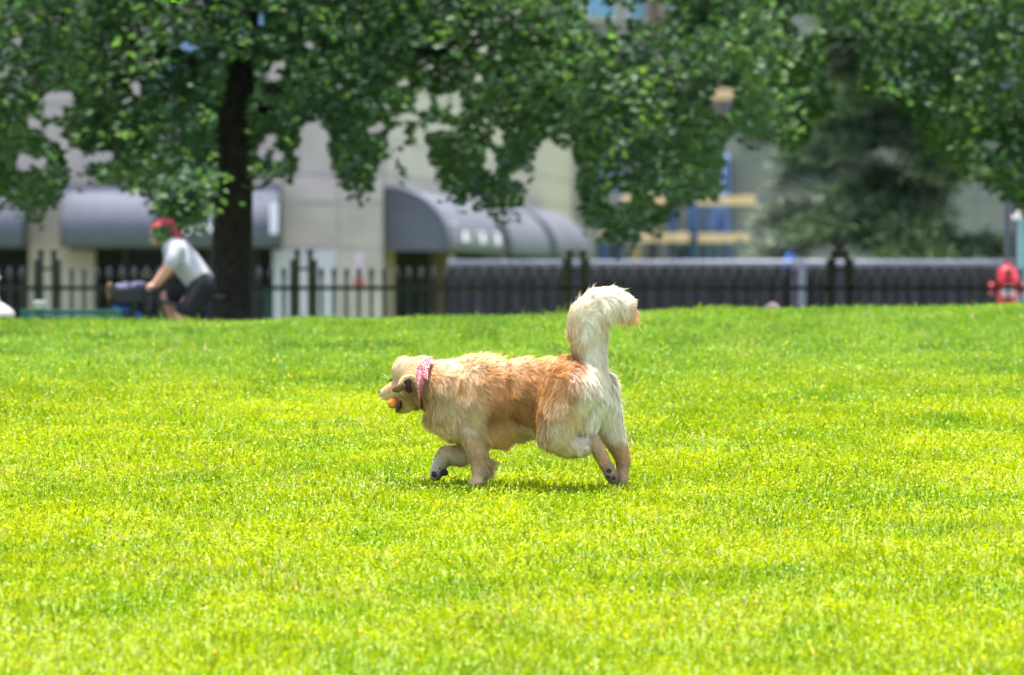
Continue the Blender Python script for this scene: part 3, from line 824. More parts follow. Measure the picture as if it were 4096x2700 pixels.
# ------------------------------------------------------------------ picket fence
FD = 59.0
fz1 = W(0, 1066, FD).z; rz = W(0, 1152, FD).z
fx0, fx1 = -6.3, 6.3
fence = empty('picket_fence', (0, FD, -.05), 'long black iron picket fence with spear tops and paired posts', 'fence')
gz = lambda x_: float(surf(x_, FD)) - TURF - .03
mb = MB(); mb.box(fx0, fx1, FD - .02, FD + .02, rz - .022, rz + .022); mb.build('rail', M_black, fence)
mb = MB(); mb.box(fx0, fx1, FD - .02, FD + .02, .10, .14); mb.build('rail', M_black, fence)
post_px = [-865, 190, 1215, 2305, 3360, 4410]
posts_x = [(p - 2048) * FD / F for p in post_px]
pk = MB(); w_ = .016
pk.box(-w_, w_, -.016, .016, -.12, fz1 - .11)
b = len(pk.v)
sp_ = [(0, fz1)]
pk.lathe(0, 0, [(.016, fz1 - .12), (.03, fz1 - .10), (.018, fz1 - .085), (.034, fz1 - .06), (.012, fz1 - .01), (.001, fz1)], 8)
pme = pk.mesh('picket'); pme.materials.append(M_black)
nx_ = 0
xx = fx0 + .05
while xx < fx1:
    if min(abs(xx - q) for q in posts_x) > .17:
        o = bpy.data.objects.new('picket', pme); COL.objects.link(o); o.parent = fence
        o.location = (xx, 0, .05); nx_ += 1
    xx += .1295
pt = W(0, 992, FD).z
for q in posts_x:
    for s_ in (-1, 1):
        m = MB(); c = q + s_ * .068
        m.box(c - .024, c + .024, FD - .025, FD + .025, -.15, pt - .06)
        m.box(c - .034, c + .034, FD - .035, FD + .035, pt - .06, pt - .03)
        m.lathe(c, FD, [(.018, pt - .032), (.028, pt - .015), (.012, pt)], 8)
        po = m.build('post', M_black, fence)
        m = MB(); m.box(c - s_ * .0 + s_ * .026, c + s_ * .075, FD - .02, FD + .02, -.1, pt - .12)
        m.build('brace', mat('dark_iron', (.035, .037, .045), .6, .3, 20), po)
    m = MB(); m.box(q - .043, q + .043, FD - .015, FD + .015, W(0, 1075, FD).z - .015, W(0, 1075, FD).z + .015); m.build('crossbar', M_black, fence)

# barrier fence with dark screening beyond the pavement
BD = 76.0
bar = empty('screened_fence', (3.5, BD, -.05), 'steel tube site fence hung with dark screening cloth', 'fence')
bx0, bx1 = W(1790, 0, BD).x, W(4600, 0, BD).x
zt = W(0, 1052, BD).z
MB().tube([(bx0, BD, zt), (bx1, BD, zt)], .042, 10).build('rail', M_steel, bar, True)
M_screen = mat('screen_cloth', (.014, .017, .022), .95, .4, 3, col2=(.030, .031, .036))
mb = MB(); nseg = 260
for i in range(nseg):
    xa = bx0 + (bx1 - bx0) * i / nseg
    yo = .035 * math.sin(i * .9) + .02 * math.sin(i * 2.3)
    mb.v += [(xa, BD + .08 + yo, -.2), (xa, BD + .08 + yo, zt - .05)]
for i in range(nseg - 1):
    mb.f.append([i * 2, i * 2 + 2, i * 2 + 3, i * 2 + 1])
so = mb.build('screen', M_screen, bar); so.modifiers.new('s', 'SOLIDIFY').thickness = .004
for px_ in (3196,):
    wdt = .085 if px_ == 3196 else .04
    c = W(px_, 0, BD).x
    MB().box(c - wdt, c + wdt, BD - .09, BD - .03, -.2, zt + .03).build('post', M_steel, bar)

# ------------------------------------------------------------------ beige building with awnings
BW = 100.0
PXM = BW / F
def bx(px_): return (px_ - 2048) * PXM
def bz(py_): return CAMZ + (HOR - py_) * PXM
M_stone = bpy.data.materials.new('precast_stone'); M_stone.use_nodes = True
nt = M_stone.node_tree; p = nt.nodes['Principled BSDF']; p.inputs['Roughness'].default_value = .9
tc = nt.nodes.new('ShaderNodeTexCoord'); nz = nt.nodes.new('ShaderNodeTexNoise'); nz.inputs['Scale'].default_value = 1.3; nz.inputs['Detail'].default_value = 8
cr = nt.nodes.new('ShaderNodeValToRGB'); cr.color_ramp.elements[0].position = .3; cr.color_ramp.elements[0].color = (.36, .315, .27, 1)
cr.color_ramp.elements[1].position = .7; cr.color_ramp.elements[1].color = (.46, .405, .35, 1)
nt.links.new(tc.outputs['Object'], nz.inputs[0]); nt.links.new(nz.outputs[0], cr.inputs[0]); nt.links.new(cr.outputs[0], p.inputs['Base Color'])
M_joint = mat('mortar_joint', (.22, .20, .18), .95)
M_awn = mat('awning_canvas', (.125, .132, .160), 1.0, .12, 2, spec=.05)
M_awn_d = mat('awning_canvas_shaded', (.10, .105, .125), .85, .12, 2)  # same canvas darkened: shade of the end panels put into the colour
M_glass = mat('shop_glass', (.02, .024, .028), .55, .3, 3, spec=.12)
M_frame = mat('shop_frame', (.07, .075, .08), .5, .2)
M_white = mat('white_paint', (.78, .78, .80), .6, .06, 6)
SL = Vector((.09, 1, 0)).normalized()           # direction of the side street facade
cx_ = bx(1530)
bld = empty('shop_building', (cx_, BW, -.95), 'pale stone shop building with grey awnings at the corner', 'building')
ztop = 16.0
zb_ = bz(995)
# front wall above the shop openings and the piers between
def wallbox(name, x0, x1, z0, z1, y0=BW, th=.5, parent=bld, m=M_stone):
    return MB().box(x0, x1, y0, y0 + th, z0, z1).build(name, m, parent)
wallbox('wall', -48, cx_ - .0, bz(735), ztop, BW)
for x0, x1 in ((118, 262), (1128, 1530)):
    wallbox('pier', bx(x0), bx(x1), -1.2, bz(735) - .002, BW - .12, .62)
wallbox('pier', bx(262), bx(375), -1.2, bz(1001), BW - .1, .6)
# plinth cladding in white on the left half of the corner pier
MB().box(bx(1092), bx(1348), BW - .20, BW - .125, -1.15, bz(1000)).build('cladding', mat('pale_cladding', (.47, .46, .49), .7, .08, 3), bld)
# joints in the stone: shallow darker strips set a little proud
jt = lambda x0, x1, z0, z1, y0: MB().box(x0, x1, y0 - .004, y0, z0, z1).build('joint', M_joint2, bld)
M_joint2 = mat('stone_joint', (.34, .31, .28), .95, .2, 5)
jt(bx(1128), bx(1530), bz(822), bz(806), BW - .12)
jt(bx(1128), bx(1530), bz(998), bz(988), BW - .12)
jt(bx(1346), bx(1362), bz(988), bz(822), BW - .12)
jt(bx(1346), bx(1362), bz(806), bz(735), BW - .12)
jt(-48, cx_, bz(700), bz(690), BW); jt(-48, cx_, bz(420), bz(408), BW); jt(-48, cx_, bz(130), bz(120), BW)
for px_ in (-100, 330, 760, 1190, 1420): jt(bx(px_), bx(px_ + 12), bz(686), bz(424), BW)
# recessed shopfronts
MB().box(-48, bx(118), BW + .9, BW + 1.0, -1.2, bz(735)).build('shopfront', M_glass, bld)
sf = MB().box(bx(262), bx(1128), BW + .9, BW + 1.0, -1.2, bz(735)).build('shopfront', M_glass, bld)
for px_ in (300, 480, 640, 820, 1010, 1100):
    MB().box(bx(px_), bx(px_) + .06, BW + .84, BW + .89, -1.2, bz(1000)).build('mullion', M_frame, sf)
MB().box(bx(262), bx(1128), BW + .83, BW + .89, bz(1180), bz(1172)).build('transom', M_frame, sf)
for x0, x1, z0, z1, m_ in ((1065, 1085, 1075, 1100, mat('blue_sign', (.03, .04, .35), .5)), (560, 590, 1090, 1100, M_white)):
    MB().box(bx(x0), bx(x1), BW + .80, BW + .82, bz(z1), bz(z0)).build('window_sticker', m_, sf)
MB().box(bx(1050), bx(1095), BW + .6, BW + .8, -1.0, bz(1165)).build('door_panel', mat('teal_panel', (.05, .12, .13), .6, .2, 6), sf)
# upper windows
M_sky_glass = mat('upper_glass', (.16, .28, .42), .08, .2, 2, spec=.9)
for x0, x1, y0, y1 in ((985, 1110, -60, 120), (650, 880, 150, 290), (1640, 1700, 700, 745)):
    if x0 < 1530:
        wo = MB().box(bx(x0), bx(x1), BW - .02, BW - .005, bz(y1), bz(y0)).build('window', M_frame, bld)
        MB().box(bx(x0) + .06, bx(x1) - .06, BW - .035, BW - .022, bz(y1) + .06, bz(y0) - .06).build('pane', M_sky_glass, wo)
# side facade running away
L_ = 42
def spt(s_, out, z):   # out: metres outward (to the right) from the side facade
    nrm = Vector((SL.y, -SL.x, 0))
    q = Vector((cx_, BW, 0)) + SL * s_ + nrm * out
    return (q.x, q.y, z)
def sbox(name, s0, s1, o0, o1, z0, z1, m, parent=bld):
    mb = MB()
    mb.v = [spt(s0, o0, z0), spt(s0, o1, z0), spt(s1, o1, z0), spt(s1, o0, z0), spt(s0, o0, z1), spt(s0, o1, z1), spt(s1, o1, z1), spt(s1, o0, z1)]
    mb.f = [(0, 3, 2, 1), (4, 5, 6, 7), (0, 1, 5, 4), (1, 2, 6, 5), (2, 3, 7, 6), (3, 0, 4, 7)]
    return mb.build(name, m, parent)
sbox('wall', .51, L_, -.5, 0, bz(985) + .0, ztop, M_stone)
sbox('shopfront', .51, L_, -.5, -.35, -1.2, bz(985) - .005, mat('shop_dark_matte', (.022, .025, .032), 1.0, .4, 2, spec=0.0))  # shop glass in matte near-black: shade put into the colour, reflections removed
for s0 in (.5, 11.3, 22.5, 33.5):
    sbox('pier', s0 + .02, s0 + 1.2, -.34, .03, -1.2, bz(985) - .01, mat('brown_stone', (.22, .17, .14), .9, .2, 4))
for zz in (bz(700), bz(560), bz(690) + 1.6): sbox('joint', .6, L_, .0, .005, zz, zz + .07, M_joint2)
# awnings: quarter-round barrel canopies
def awning(label, origin, along, outv, length, R, zbot, ztp, valance, parent=bld, end_mat=M_awn_d):
    m = MB(); n = 14
    o_ = Vector(origin); al = Vector(along).normalized(); ou = Vector(outv).normalized()
    prof = []
    for i in range(n + 1):
        a = math.pi / 2 * i / n
        prof.append((R * math.sin(a), zbot + valance + (ztp - zbot - valance) * math.cos(a)))
    prof.append((R, zbot))
    th = .02
    segs = max(2, int(length / .6))
    for s_ in range(segs + 1):
        for r_, z_ in prof:
            q = o_ + al * (length * s_ / segs) + ou * r_
            m.v.append((q.x, q.y, z_ - (.012 * math.sin(s_ * math.pi) if r_ == R else 0)))
    k = len(prof)
    for s_ in range(segs):
        for i in range(k - 1):
            m.f.append([s_ * k + i, s_ * k + i + 1, (s_ + 1) * k + i + 1, (s_ + 1) * k + i])
    aw = m.build('awning', M_awn, parent, True); aw['label'] = label
    aw.modifiers.new('s', 'SOLIDIFY').thickness = .03
    for s_ in (0, 1):
        e = MB(); base = o_ + al * (length * s_ + (.02 if s_ == 0 else -.02))
        pts = [(base.x, base.y, zbot)] + [tuple((base + ou * r_).xy) + (z_,) for r_, z_ in prof]
        e.prism([Vector(q) for q in pts], -al * .008, al * .008)
        e.build('end_panel', end_mat, aw)
    return aw
FO = (0, -1, 0)
ztA, zbA = bz(742), bz(992)
a1 = awning('wide grey awning behind the cyclist', (bx(262), BW - .125, 0), (1, 0, 0), FO, bx(1126) - bx(262), 1.0, zbA, ztA, .36)
a0 = awning('grey awning cut by the left edge of the photo', (bx(-700), BW - .125, 0), (1, 0, 0), FO, bx(116) - bx(-700), 1.0, zbA, ztA, .36)
# white lettering fragment and upright white sign on the wide awning
def stroke(mb, pts, r_, y_):
    mb.tube([(a, y_, b_) for a, b_ in pts], r_, 6)
ly = BW - 1.165
for x0, x1, sh in ((700, 745, 'A'), (752, 792, 'A'), (800, 856, 'N')):
    m = MB(); zb1, zt1 = bz(937), bz(872)
    if sh == 'A': pp = [[(x0, zb1), ((x0 + x1) / 2, zt1), (x1, zb1)], [(x0 + 10, (zb1 * .65 + zt1 * .35)), (x1 - 10, (zb1 * .65 + zt1 * .35))]]
    else: pp = [[(x0, zb1), (x0, zt1), (x1, zb1), (x1, zt1)]]
    for q in pp: stroke(m, [(bx(a) * .988, b_) for a, b_ in q], .03, ly)
    m.build('letter', M_white, a1)
MB().box(bx(1082) * .99, bx(1112) * .99, BW - 1.20, BW - 1.15, bz(938), bz(815)).build('sign', M_white, a1)
nrm = Vector((SL.y, -SL.x, 0))
aw_r = []
for i, (s0, s1, lab) in enumerate(((.3, 11.0, 'nearest corner awning with pale lettering'), (12.6, 22.0, 'second grey awning along the side street'), (23.6, 33.2, 'farthest grey awning along the side street'))):
    q = spt(s0, .01, 0)
    aw_r.append(awning(lab, q, SL, nrm, s1 - s0, 1.13, bz(1003), bz(744), .12))
# pale lettering on the nearest corner awning: strokes too blurred to read
m = MB()
q0 = lambda s_, z_, o_=1.16: Vector(spt(s_, o_, z_))
glyphs = [(1.2, 2.6, .32), (3.0, 3.9, .2), (4.2, 5.0, .2), (5.3, 6.1, .2), (6.4, 7.1, .2), (7.4, 8.2, .2), (8.5, 9.3, .2), (9.5, 10.2, .2)]
for k, (sa, sb, hh) in enumerate(glyphs):
    z0 = bz(965); zz1 = z0 + hh
    g = MB()
    if k % 3 == 0: pts_ = [[(sa, zz1), (sb, zz1)], [((sa + sb) / 2, zz1), ((sa + sb) / 2, z0)]]
    elif k % 3 == 1: pts_ = [[(sa, z0), ((sa + sb) / 2, zz1), (sb, z0)], [(sa + .2, z0 + hh * .35), (sb - .2, z0 + hh * .35)]]
    else: pts_ = [[(sa, z0), (sa, zz1), (sb, z0), (sb, zz1)]]
    for pl in pts_:
        g.tube([q0(a, b_, 1.16 - max(0, (b_ - z0) ** 2 * .9)) for a, b_ in pl], .026, 6)
    g.build('letter', mat('faded_white', (.40, .40, .44), .9), aw_r[0])
# red and white poster on the corner pier
po = MB().box(bx(1421), bx(1453), BW - .155, BW - .125, bz(1148), bz(1018)).build('poster', mat('poster_white', (.62, .55, .62), .6, .2, 6), None)
setp(po, 'narrow white poster with red foot on the corner pier', 'poster')
MB().box(bx(1422), bx(1452), BW - .162, BW - .156, bz(1147), bz(1112)).build('red_panel', mat('poster_red', (.55, .06, .07), .6), po)
MB().box(bx(1426), bx(1448), BW - .162, BW - .156, bz(1060), bz(1045)).build('red_band', mat('poster_pink', (.55, .30, .38), .6), po)

# ------------------------------------------------------------------ construction site and grey building
GD_ = 150.0
gx = lambda p_: (p_ - 2048) * GD_ / F
gzz = lambda p_: CAMZ + (HOR - p_) * GD_ / F
gb = empty('grey_building', (gx(3400), GD_, -.95), 'tall grey panelled building beyond the scaffold and conifers', 'building')
M_grey = mat('grey_panel', (.19, .19, .205), .85, .08, 1.2)
M_gj = mat('grey_joint', (.14, .14, .155), .9)
MB().box(gx(2932), gx(4800), GD_, GD_ + 6, -1.2, gzz(-900)).build('wall', M_grey, gb)
for py_ in (96, 340, 585, 800, 1000): MB().box(gx(2932), gx(4800), GD_ - .012, GD_ - .001, gzz(py_) - .04, gzz(py_) + .04).build('joint', M_gj, gb)
for px_ in (3420, 3900): MB().box(gx(px_), gx(px_) + .07, GD_ - .01, GD_ - .0005, -1, gzz(-900)).build('joint', M_gj, gb)
MB().box(gx(2200), gx(2931), GD_ + 1.5, GD_ + 6, -1.2, gzz(-900)).build('wall', mat('taupe_wall', (.24, .22, .22), .9, .35, .8), gb)
MB().box(gx(2906), gx(2930), GD_ - .4, GD_ + 1.4, -1.2, gzz(-900)).build('corner_post', mat('slate', (.07, .08, .11), .7, .2), gb)
for x0, x1, y0, y1 in ((2340, 2480, -220, 75), (2500, 2610, -220, 85), (2650, 2800, -220, 45), (2700, 2800, 90, 170)):
    wo = MB().box(gx(x0), gx(x1), GD_ + 1.40, GD_ + 1.49, gzz(y1), gzz(y0)).build('window', mat('window_trim', (.45, .42, .44), .6), gb)
    MB().box(gx(x0) + .12, gx(x1) - .12, GD_ + 1.34, GD_ + 1.39, gzz(y1) + .12, gzz(y0) - .12).build('pane', mat('blue_glass', (.10, .24, .42), .1, .3, .6, spec=.9), wo)
for x0 in (2590, 2636): MB().box(gx(x0), gx(x0 + 12), GD_ + 1.0, GD_ + 1.3, gzz(110), gzz(-220)).build('steel_column', mat('rust', (.28, .16, .12), .8, .3), gb)
# steel diagonal prop seen above the boughs
MB().tube([(gx(2790), GD_ - 4, gzz(160)), (gx(3080), GD_ - 4, gzz(-30))], .14, 8).build('diagonal_brace', mat('prop_steel', (.30, .30, .35), .6), gb)
MB().box(gx(2690), gx(2950), GD_ - 1.6, GD_ - 1.2, gzz(640), gzz(560)).build('ledge', M_grey, gb)
# lower infill behind the scaffold, doors and openings
for x0, x1, y0, y1, c_ in ((2400, 2440, 960, 1060, 'navy_panel'), (2450, 2500, 965, 1060, 'dark_opening'), (2540, 2560, 980, 1060, 'ochre_board'), (2600, 2632, 965, 1060, 'dark_opening'), (2880, 2902, 810, 935, 'dark_opening'), (2700, 2790, 985, 1060, 'dark_opening')):
    cc_ = {'navy_panel': (.03, .06, .16), 'dark_opening': (.025, .025, .03), 'ochre_board': (.42, .25, .10)}[c_]
    MB().box(gx(x0), gx(x1), GD_ + 1.2, GD_ + 1.39, gzz(y1), gzz(y0)).build(c_, mat(c_, cc_, .8, .2, 3), gb)
SD = 128.0
sx = lambda p_: (p_ - 2048) * SD / F
sz = lambda p_: CAMZ + (HOR - p_) * SD / F
M_blue = mat('scaffold_blue', (.035, .085, .23), .5, .3, 8)
def scaffold(px0, px1, py0, py1, label):
    e = empty('scaffold_frame', (sx(px0), SD, -.95), label, 'scaffold', 'blue scaffold frames behind the fence')
    for xx_ in (px0, px1):
        for yy_ in (SD, SD + 1.2):
            MB().tube([(sx(xx_), yy_, -.95), (sx(xx_), yy_, sz(py0))], .06, 8).build('upright', M_blue, e, True)
    z = -.3
    while z < sz(py0):
        for yy_ in (SD, SD + 1.2):
            MB().tube([(sx(px0), yy_, z), (sx(px1), yy_, z)], .045, 8).build('ledger', M_blue, e, True)
        z += 1.15
    MB().tube([(sx(px0), SD + .0, sz(1000)), (sx(px1), SD + 1.2, sz(py0) - .1)], .04, 8).build('diagonal_brace', M_blue, e, True)
    return e
scaffold(2400, 2480, 430, 1100, 'blue scaffold frame farthest left, half behind leaves')
scaffold(2690, 2766, 440, 1100, 'blue scaffold frame between the two rows of planks')
scaffold(2780, 2822, 440, 1100, 'narrow blue scaffold frame right of the plank gap')
scaffold(2862, 2905, 610, 1100, 'blue scaffold frame beside the dark corner post')
M_plank = mat('pine_plank', (.74, .50, .33), .8, .12, 5)
for i, (x0, x1, yc, lab) in enumerate(((2478, 2700, 803, 'pale plank at upper level left, mostly behind leaves'), (2784, 3020, 803, 'pale plank at upper scaffold level reaching toward the pine'),
                         (2390, 2470, 948, 'short pale plank end at lower level, farthest left'), (2540, 2624, 950, 'pale plank at lower level next to the short plank end'), (2634, 2758, 951, 'pale plank at lower level left of the blue frame'), (2790, 3005, 952, 'long pale plank at lower level reaching toward the pine'),
                         (2840, 2960, 380, 'topmost pale plank glimpsed between the two maples'))):
    p_ = MB().box(sx(x0), sx(x1), SD - .32, SD - .08, sz(yc + 18), sz(yc - 18)).build('plank', M_plank, None, bev=.01)
    setp(p_, lab, 'plank', 'planks laid on the blue scaffold')
# blue tarpaulins among the conifers
for i, (px_, py_, w__, h__, D_, lab) in enumerate(((3160, 1028, 60, 60, 80, 'bright blue tarpaulin tip at the left foot of the pine'), (3560, 1035, 120, 60, 80, 'low blue tarpaulin draped left of the pine trunk'), (3750, 1030, 110, 80, 80, 'tall blue tarpaulin draped right of the pine trunk'))):
    c = W(px_, py_, D_); k_ = D_ / F
    m = MB(); nn = 12; top = []
    for j in range(nn + 1):
        u = j / nn
        zz = c.z + h__ * k_ * .5 * (1 - abs(2 * u - 1) ** 1.5) - h__ * k_ * .2 + .02 * math.sin(j * 2.1 + i)
        xx_ = c.x + (u - .5) * w__ * k_
        m.v += [(xx_, D_ + .25 + .05 * math.sin(j * 1.7), -.1), (xx_, D_ + .05 * math.sin(j * 1.3), zz), (xx_, D_ + .6 + .05 * math.cos(j), zz - .08), (xx_, D_ + .9, -.1)]
    for j in range(nn):
        for q in range(3):
            m.f.append([j * 4 + q, j * 4 + q + 1, (j + 1) * 4 + q + 1, (j + 1) * 4 + q])
    setp(m.build('tarpaulin', mat('blue_tarp', (.015, .11, .50), .5, .25, 5), None, True), lab, 'tarpaulin', 'blue tarpaulins on the site')

# ------------------------------------------------------------------ street furniture
# fire hydrant
HD = 62.0
M_red = mat('hydrant_red', (.40, .010, .025), .4, .15, 12)
hx, hz0 = W(4028, 0, HD).x, -.05 + .02 * 5.4
k_ = HD / F
hy = empty('fire_hydrant', (hx, HD, hz0), 'red fire hydrant behind the fence at the right edge', 'hydrant')
zt_ = W(0, 1055, HD).z
MB().lathe(hx, HD, [(.15, hz0 - .05), (.15, hz0 + .04), (.11, hz0 + .06), (.11, zt_ - .22), (.135, zt_ - .20), (.135, zt_ - .17), (.12, zt_ - .15), (.11, zt_ - .08), (.06, zt_ - .03), (.02, zt_ - .02)], 20).build('barrel', M_red, hy, True)
MB().lathe(hx, HD, [(.03, zt_ - .03), (.03, zt_ + .02), (.02, zt_ + .025)], 6).build('top_nut', M_red, hy)
for s_ in (-1, 1):
    n_ = MB().tube([(hx + s_ * .09, HD, zt_ - .27), (hx + s_ * .15, HD, zt_ - .27)], .05, 12).tube([(hx + s_ * .15, HD, zt_ - .27), (hx + s_ * .19, HD, zt_ - .27)], .065, 8).build('side_outlet', M_red, hy, True)
MB().tube([(hx, HD - .09, zt_ - .30), (hx, HD - .16, zt_ - .30)], .07, 14).tube([(hx, HD - .16, zt_ - .30), (hx, HD - .20, zt_ - .30)], .055, 8).build('front_outlet', mat('outlet_grey', (.55, .55, .6), .4), hy, True)
# teal post with white cap
TD = 63.0
tx = W(4112, 0, TD).x
tp = empty('sign_post', (tx, TD, 0.05), 'pale teal square post with white cap at the right edge', 'post')
MB().box(tx - .105, tx + .105, TD - .1, TD + .1, -.05, W(0, 878, TD).z).build('post', mat('teal_paint', (.20, .42, .46), .5, .15, 5), tp, bev=.01)
MB().box(tx - .165, tx + .165, TD - .15, TD + .15, W(0, 876, TD).z, W(0, 846, TD).z).build('cap', M_white, tp, bev=.015)
# dark slim posts
for px_, wpx, lab in ((4030, 15, 'slim dark lamp pole rising behind the hydrant'), (4062, 10, 'slimmer dark pole touching the teal post')):
    PD = 66.0; x_ = W(px_, 0, PD).x
    m = MB().lathe(x_, PD, [(.07, 0), (.07, .25), (wpx * PD / F * .9, .3), (wpx * PD / F * .8, 4.8), (.02, 4.9)], 12)
    o = m.build('street_pole', mat('pole_dark', (.03, .034, .045), .5), None, True); setp(o, lab, 'pole', 'dark poles at the right edge')
    o.data.transform(Matrix.Identity(4))
# flared lamp base at the left edge
LD = 45.2
lx = W(-28, 0, LD).x; kk_ = LD / F
lz = lambda p_: CAMZ + (HOR - p_) * kk_
lb = empty('drinking_fountain', (lx, LD, 0), 'pale metal fountain with flared bell top, cut by the left edge', 'fountain')
MB().lathe(lx, LD, [(.165, lz(1270)), (.18, lz(1263)), (.165, lz(1243)), (.115, lz(1224)), (.06, lz(1208)), (.035, lz(1170)), (.028, lz(1140)), (.028, lz(1120)), (.06, lz(1117)), (.06, lz(1106)), (.02, lz(1100)), (.02, lz(1090)), (.045, lz(1086)), (.01, lz(1078))], 24).build('bell', mat('pale_metal', (.42, .40, .42), .35, .1, 8), lb, True)
MB().lathe(lx, LD, [(.09, -.1), (.06, .1), (.05, lz(1268) - .003)], 14).build('pedestal', mat('brown_metal', (.10, .075, .05), .7), lb, True)
# green bench
GDb = 46.0
gkx = lambda p_: (p_ - 2048) * GDb / F
gkz = lambda p_: CAMZ + (HOR - p_) * GDb / F
bn = empty('park_bench', (gkx(285), GDb, -.05), 'dark green park bench half hidden by the crest of the lawn', 'bench')
M_green = mat('bench_green', (.012, .085, .075), .5, .25, 8)
for j, (p0, p1) in enumerate(((1238, 1258), (1262, 1282), (1286, 1306))):
    MB().box(gkx(82), gkx(486), GDb + .0 - j * .012, GDb + .03 - j * .012, gkz(p1), gkz(p0)).build('back_slat', M_green, bn, bev=.004)
for j in range(4):
    MB().box(gkx(82), gkx(486), GDb - .42 + j * .1, GDb - .34 + j * .1, .30, .33).build('seat_slat', M_green, bn, bev=.004)
for p_ in (110, 285, 460):
    MB().box(gkx(p_) - .02, gkx(p_) + .02, GDb + .035, GDb + .075, -.05, gkz(1240)).box(gkx(p_) - .02, gkx(p_) + .02, GDb - .44, GDb + .034, .26, .298).box(gkx(p_) - .02, gkx(p_) + .02, GDb - .44, GDb - .40, -.05, .259).build('bench_leg', M_black, bn)
cpx, cpy = gkx(158), GDb + .02
cup = MB().lathe(cpx, cpy, [(.040, gkz(1237.5)), (.050, gkz(1208)), (.053, gkz(1206)), (.048, gkz(1203))], 16).build('paper_cup', mat('cup_paper', (.42, .44, .46), .8), None, True)
setp(cup, 'white paper cup standing on the back of the green bench', 'cup')
# boulder beyond the crest
RD = 46.5
c = W(3090, 1225, RD)
rb = blobs_to_mesh('boulder', [((c.x, c.y, c.z - .05), (.075, .09, .09), 0), ((c.x + .02, c.y, c.z - .15), (.11, .12, .14), 0), ((c.x - .05, c.y + .02, c.z - .2), (.14, .12, .2), 0)], .02, 3)
setp(link('boulder', rb, mat('pinkish_stone', (.11, .085, .09), .9, .35, 20, bump=.6), None, True), 'small rounded brownish boulder showing above the crest of the lawn', 'boulder')

# ------------------------------------------------------------------ cyclist and bicycle
CD = 47.6
ck = CD / F
M_tyre = mat('tyre', (.015, .015, .017), .8); M_bike = mat('bike_frame', (.03, .035, .045), .35, .2)
cw = lambda px_, py_, dy=0: W(px_, py_, CD + dy)
bk = empty('bicycle', cw(760, 1605), 'dark bicycle ridden left past the trunk with a loaded front rack', 'bicycle')
zgr = cw(0, 1605).z; wr = .335
fw, rw = cw(515, 1605), cw(985, 1605)
for c_ in (fw, rw):
    c0 = Vector((c_.x, CD, zgr + wr))
    wh = MB(); pts = [c0 + Vector((math.cos(a) * wr, 0, math.sin(a) * wr)) for a in [2 * math.pi * i / 36 for i in range(37)]]
    wh.tube(pts, .019, 8)
    wo = wh.build('wheel', M_tyre, bk, True)
    rm = MB(); pts = [c0 + Vector((math.cos(a) * (wr - .028), 0, math.sin(a) * (wr - .028))) for a in [2 * math.pi * i / 36 for i in range(37)]]
    rm.tube(pts, .009, 6)
    for i in range(18):
        a = 2 * math.pi * i / 18
        rm.tube([c0 + Vector((0, .02 * (-1) ** i, 0)), c0 + Vector((math.cos(a) * (wr - .03), 0, math.sin(a) * (wr - .03)))], .0015, 4)
    rm.tube([c0 - Vector((0, .04, 0)), c0 + Vector((0, .04, 0))], .018, 8)
    rm.build('rim', M_steel, wo, True)
FWc = Vector((fw.x, CD, zgr + wr)); RWc = Vector((rw.x, CD, zgr + wr))
BBk = Vector((cw(780, 0).x, CD, zgr + .28)); HT = cw(604, 1185); HB = cw(590, 1260); SB = cw(838, 1195)
ST = BBk.lerp(SB, .85)
fr = MB()
for a, b_, r_ in ((HT, HB, .022), (HT.lerp(HB, .2), ST, .016), (HB, BBk, .019), (BBk, ST, .016), (BBk, RWc, .011), (ST, RWc, .009), (ST, SB, .013)):
    fr.tube([a, b_], r_, 10)
fr.build('frame', M_bike, bk, True)
fk = MB()
for s_ in (-1, 1): fk.tube([HB, HB + Vector((-.02, s_ * .05, -.05)), FWc + Vector((0, s_ * .05, 0))], .012, 8)
fk.build('fork', M_bike, bk, True)
hb = MB(); hc = cw(604, 1152)
hb.tube([HT, hc], .014, 8); hb.tube([hc + Vector((.05, -.29, .0)), hc + Vector((0, -.22, .01)), hc, hc + Vector((0, .22, .01)), hc + Vector((.05, .29, 0))], .013, 10)
hb.build('handlebar', M_bike, bk, True)
sd_ = MB().ell(cw(838, 1188), (.13, .07, .03)); sd_.build('saddle', M_black, bk, True)
cr_ = MB(); cr_.tube([BBk - Vector((0, .06, 0)), BBk + Vector((0, .06, 0))], .02, 8)
NP = BBk + Vector((.06, -.09, -.155)); FP = BBk + Vector((-.06, .09, .155))
cr_.tube([BBk - Vector((0, .07, 0)), NP], .01, 6); cr_.tube([BBk + Vector((0, .07, 0)), FP], .01, 6)
pts = [BBk + Vector((math.cos(a) * .09, -.05, math.sin(a) * .09)) for a in [2 * math.pi * i / 24 for i in range(25)]]
cr_.tube(pts, .006, 6); cr_.build('crankset', M_steel, bk, True)
for q in (NP, FP):
    s_ = -1 if q.y < CD else 1
    MB().box(q.x - .045, q.x + .045, q.y + min(0, s_ * .09), q.y + max(0, s_ * .09), q.z - .012, q.z + .012).build('pedal', M_black, bk)
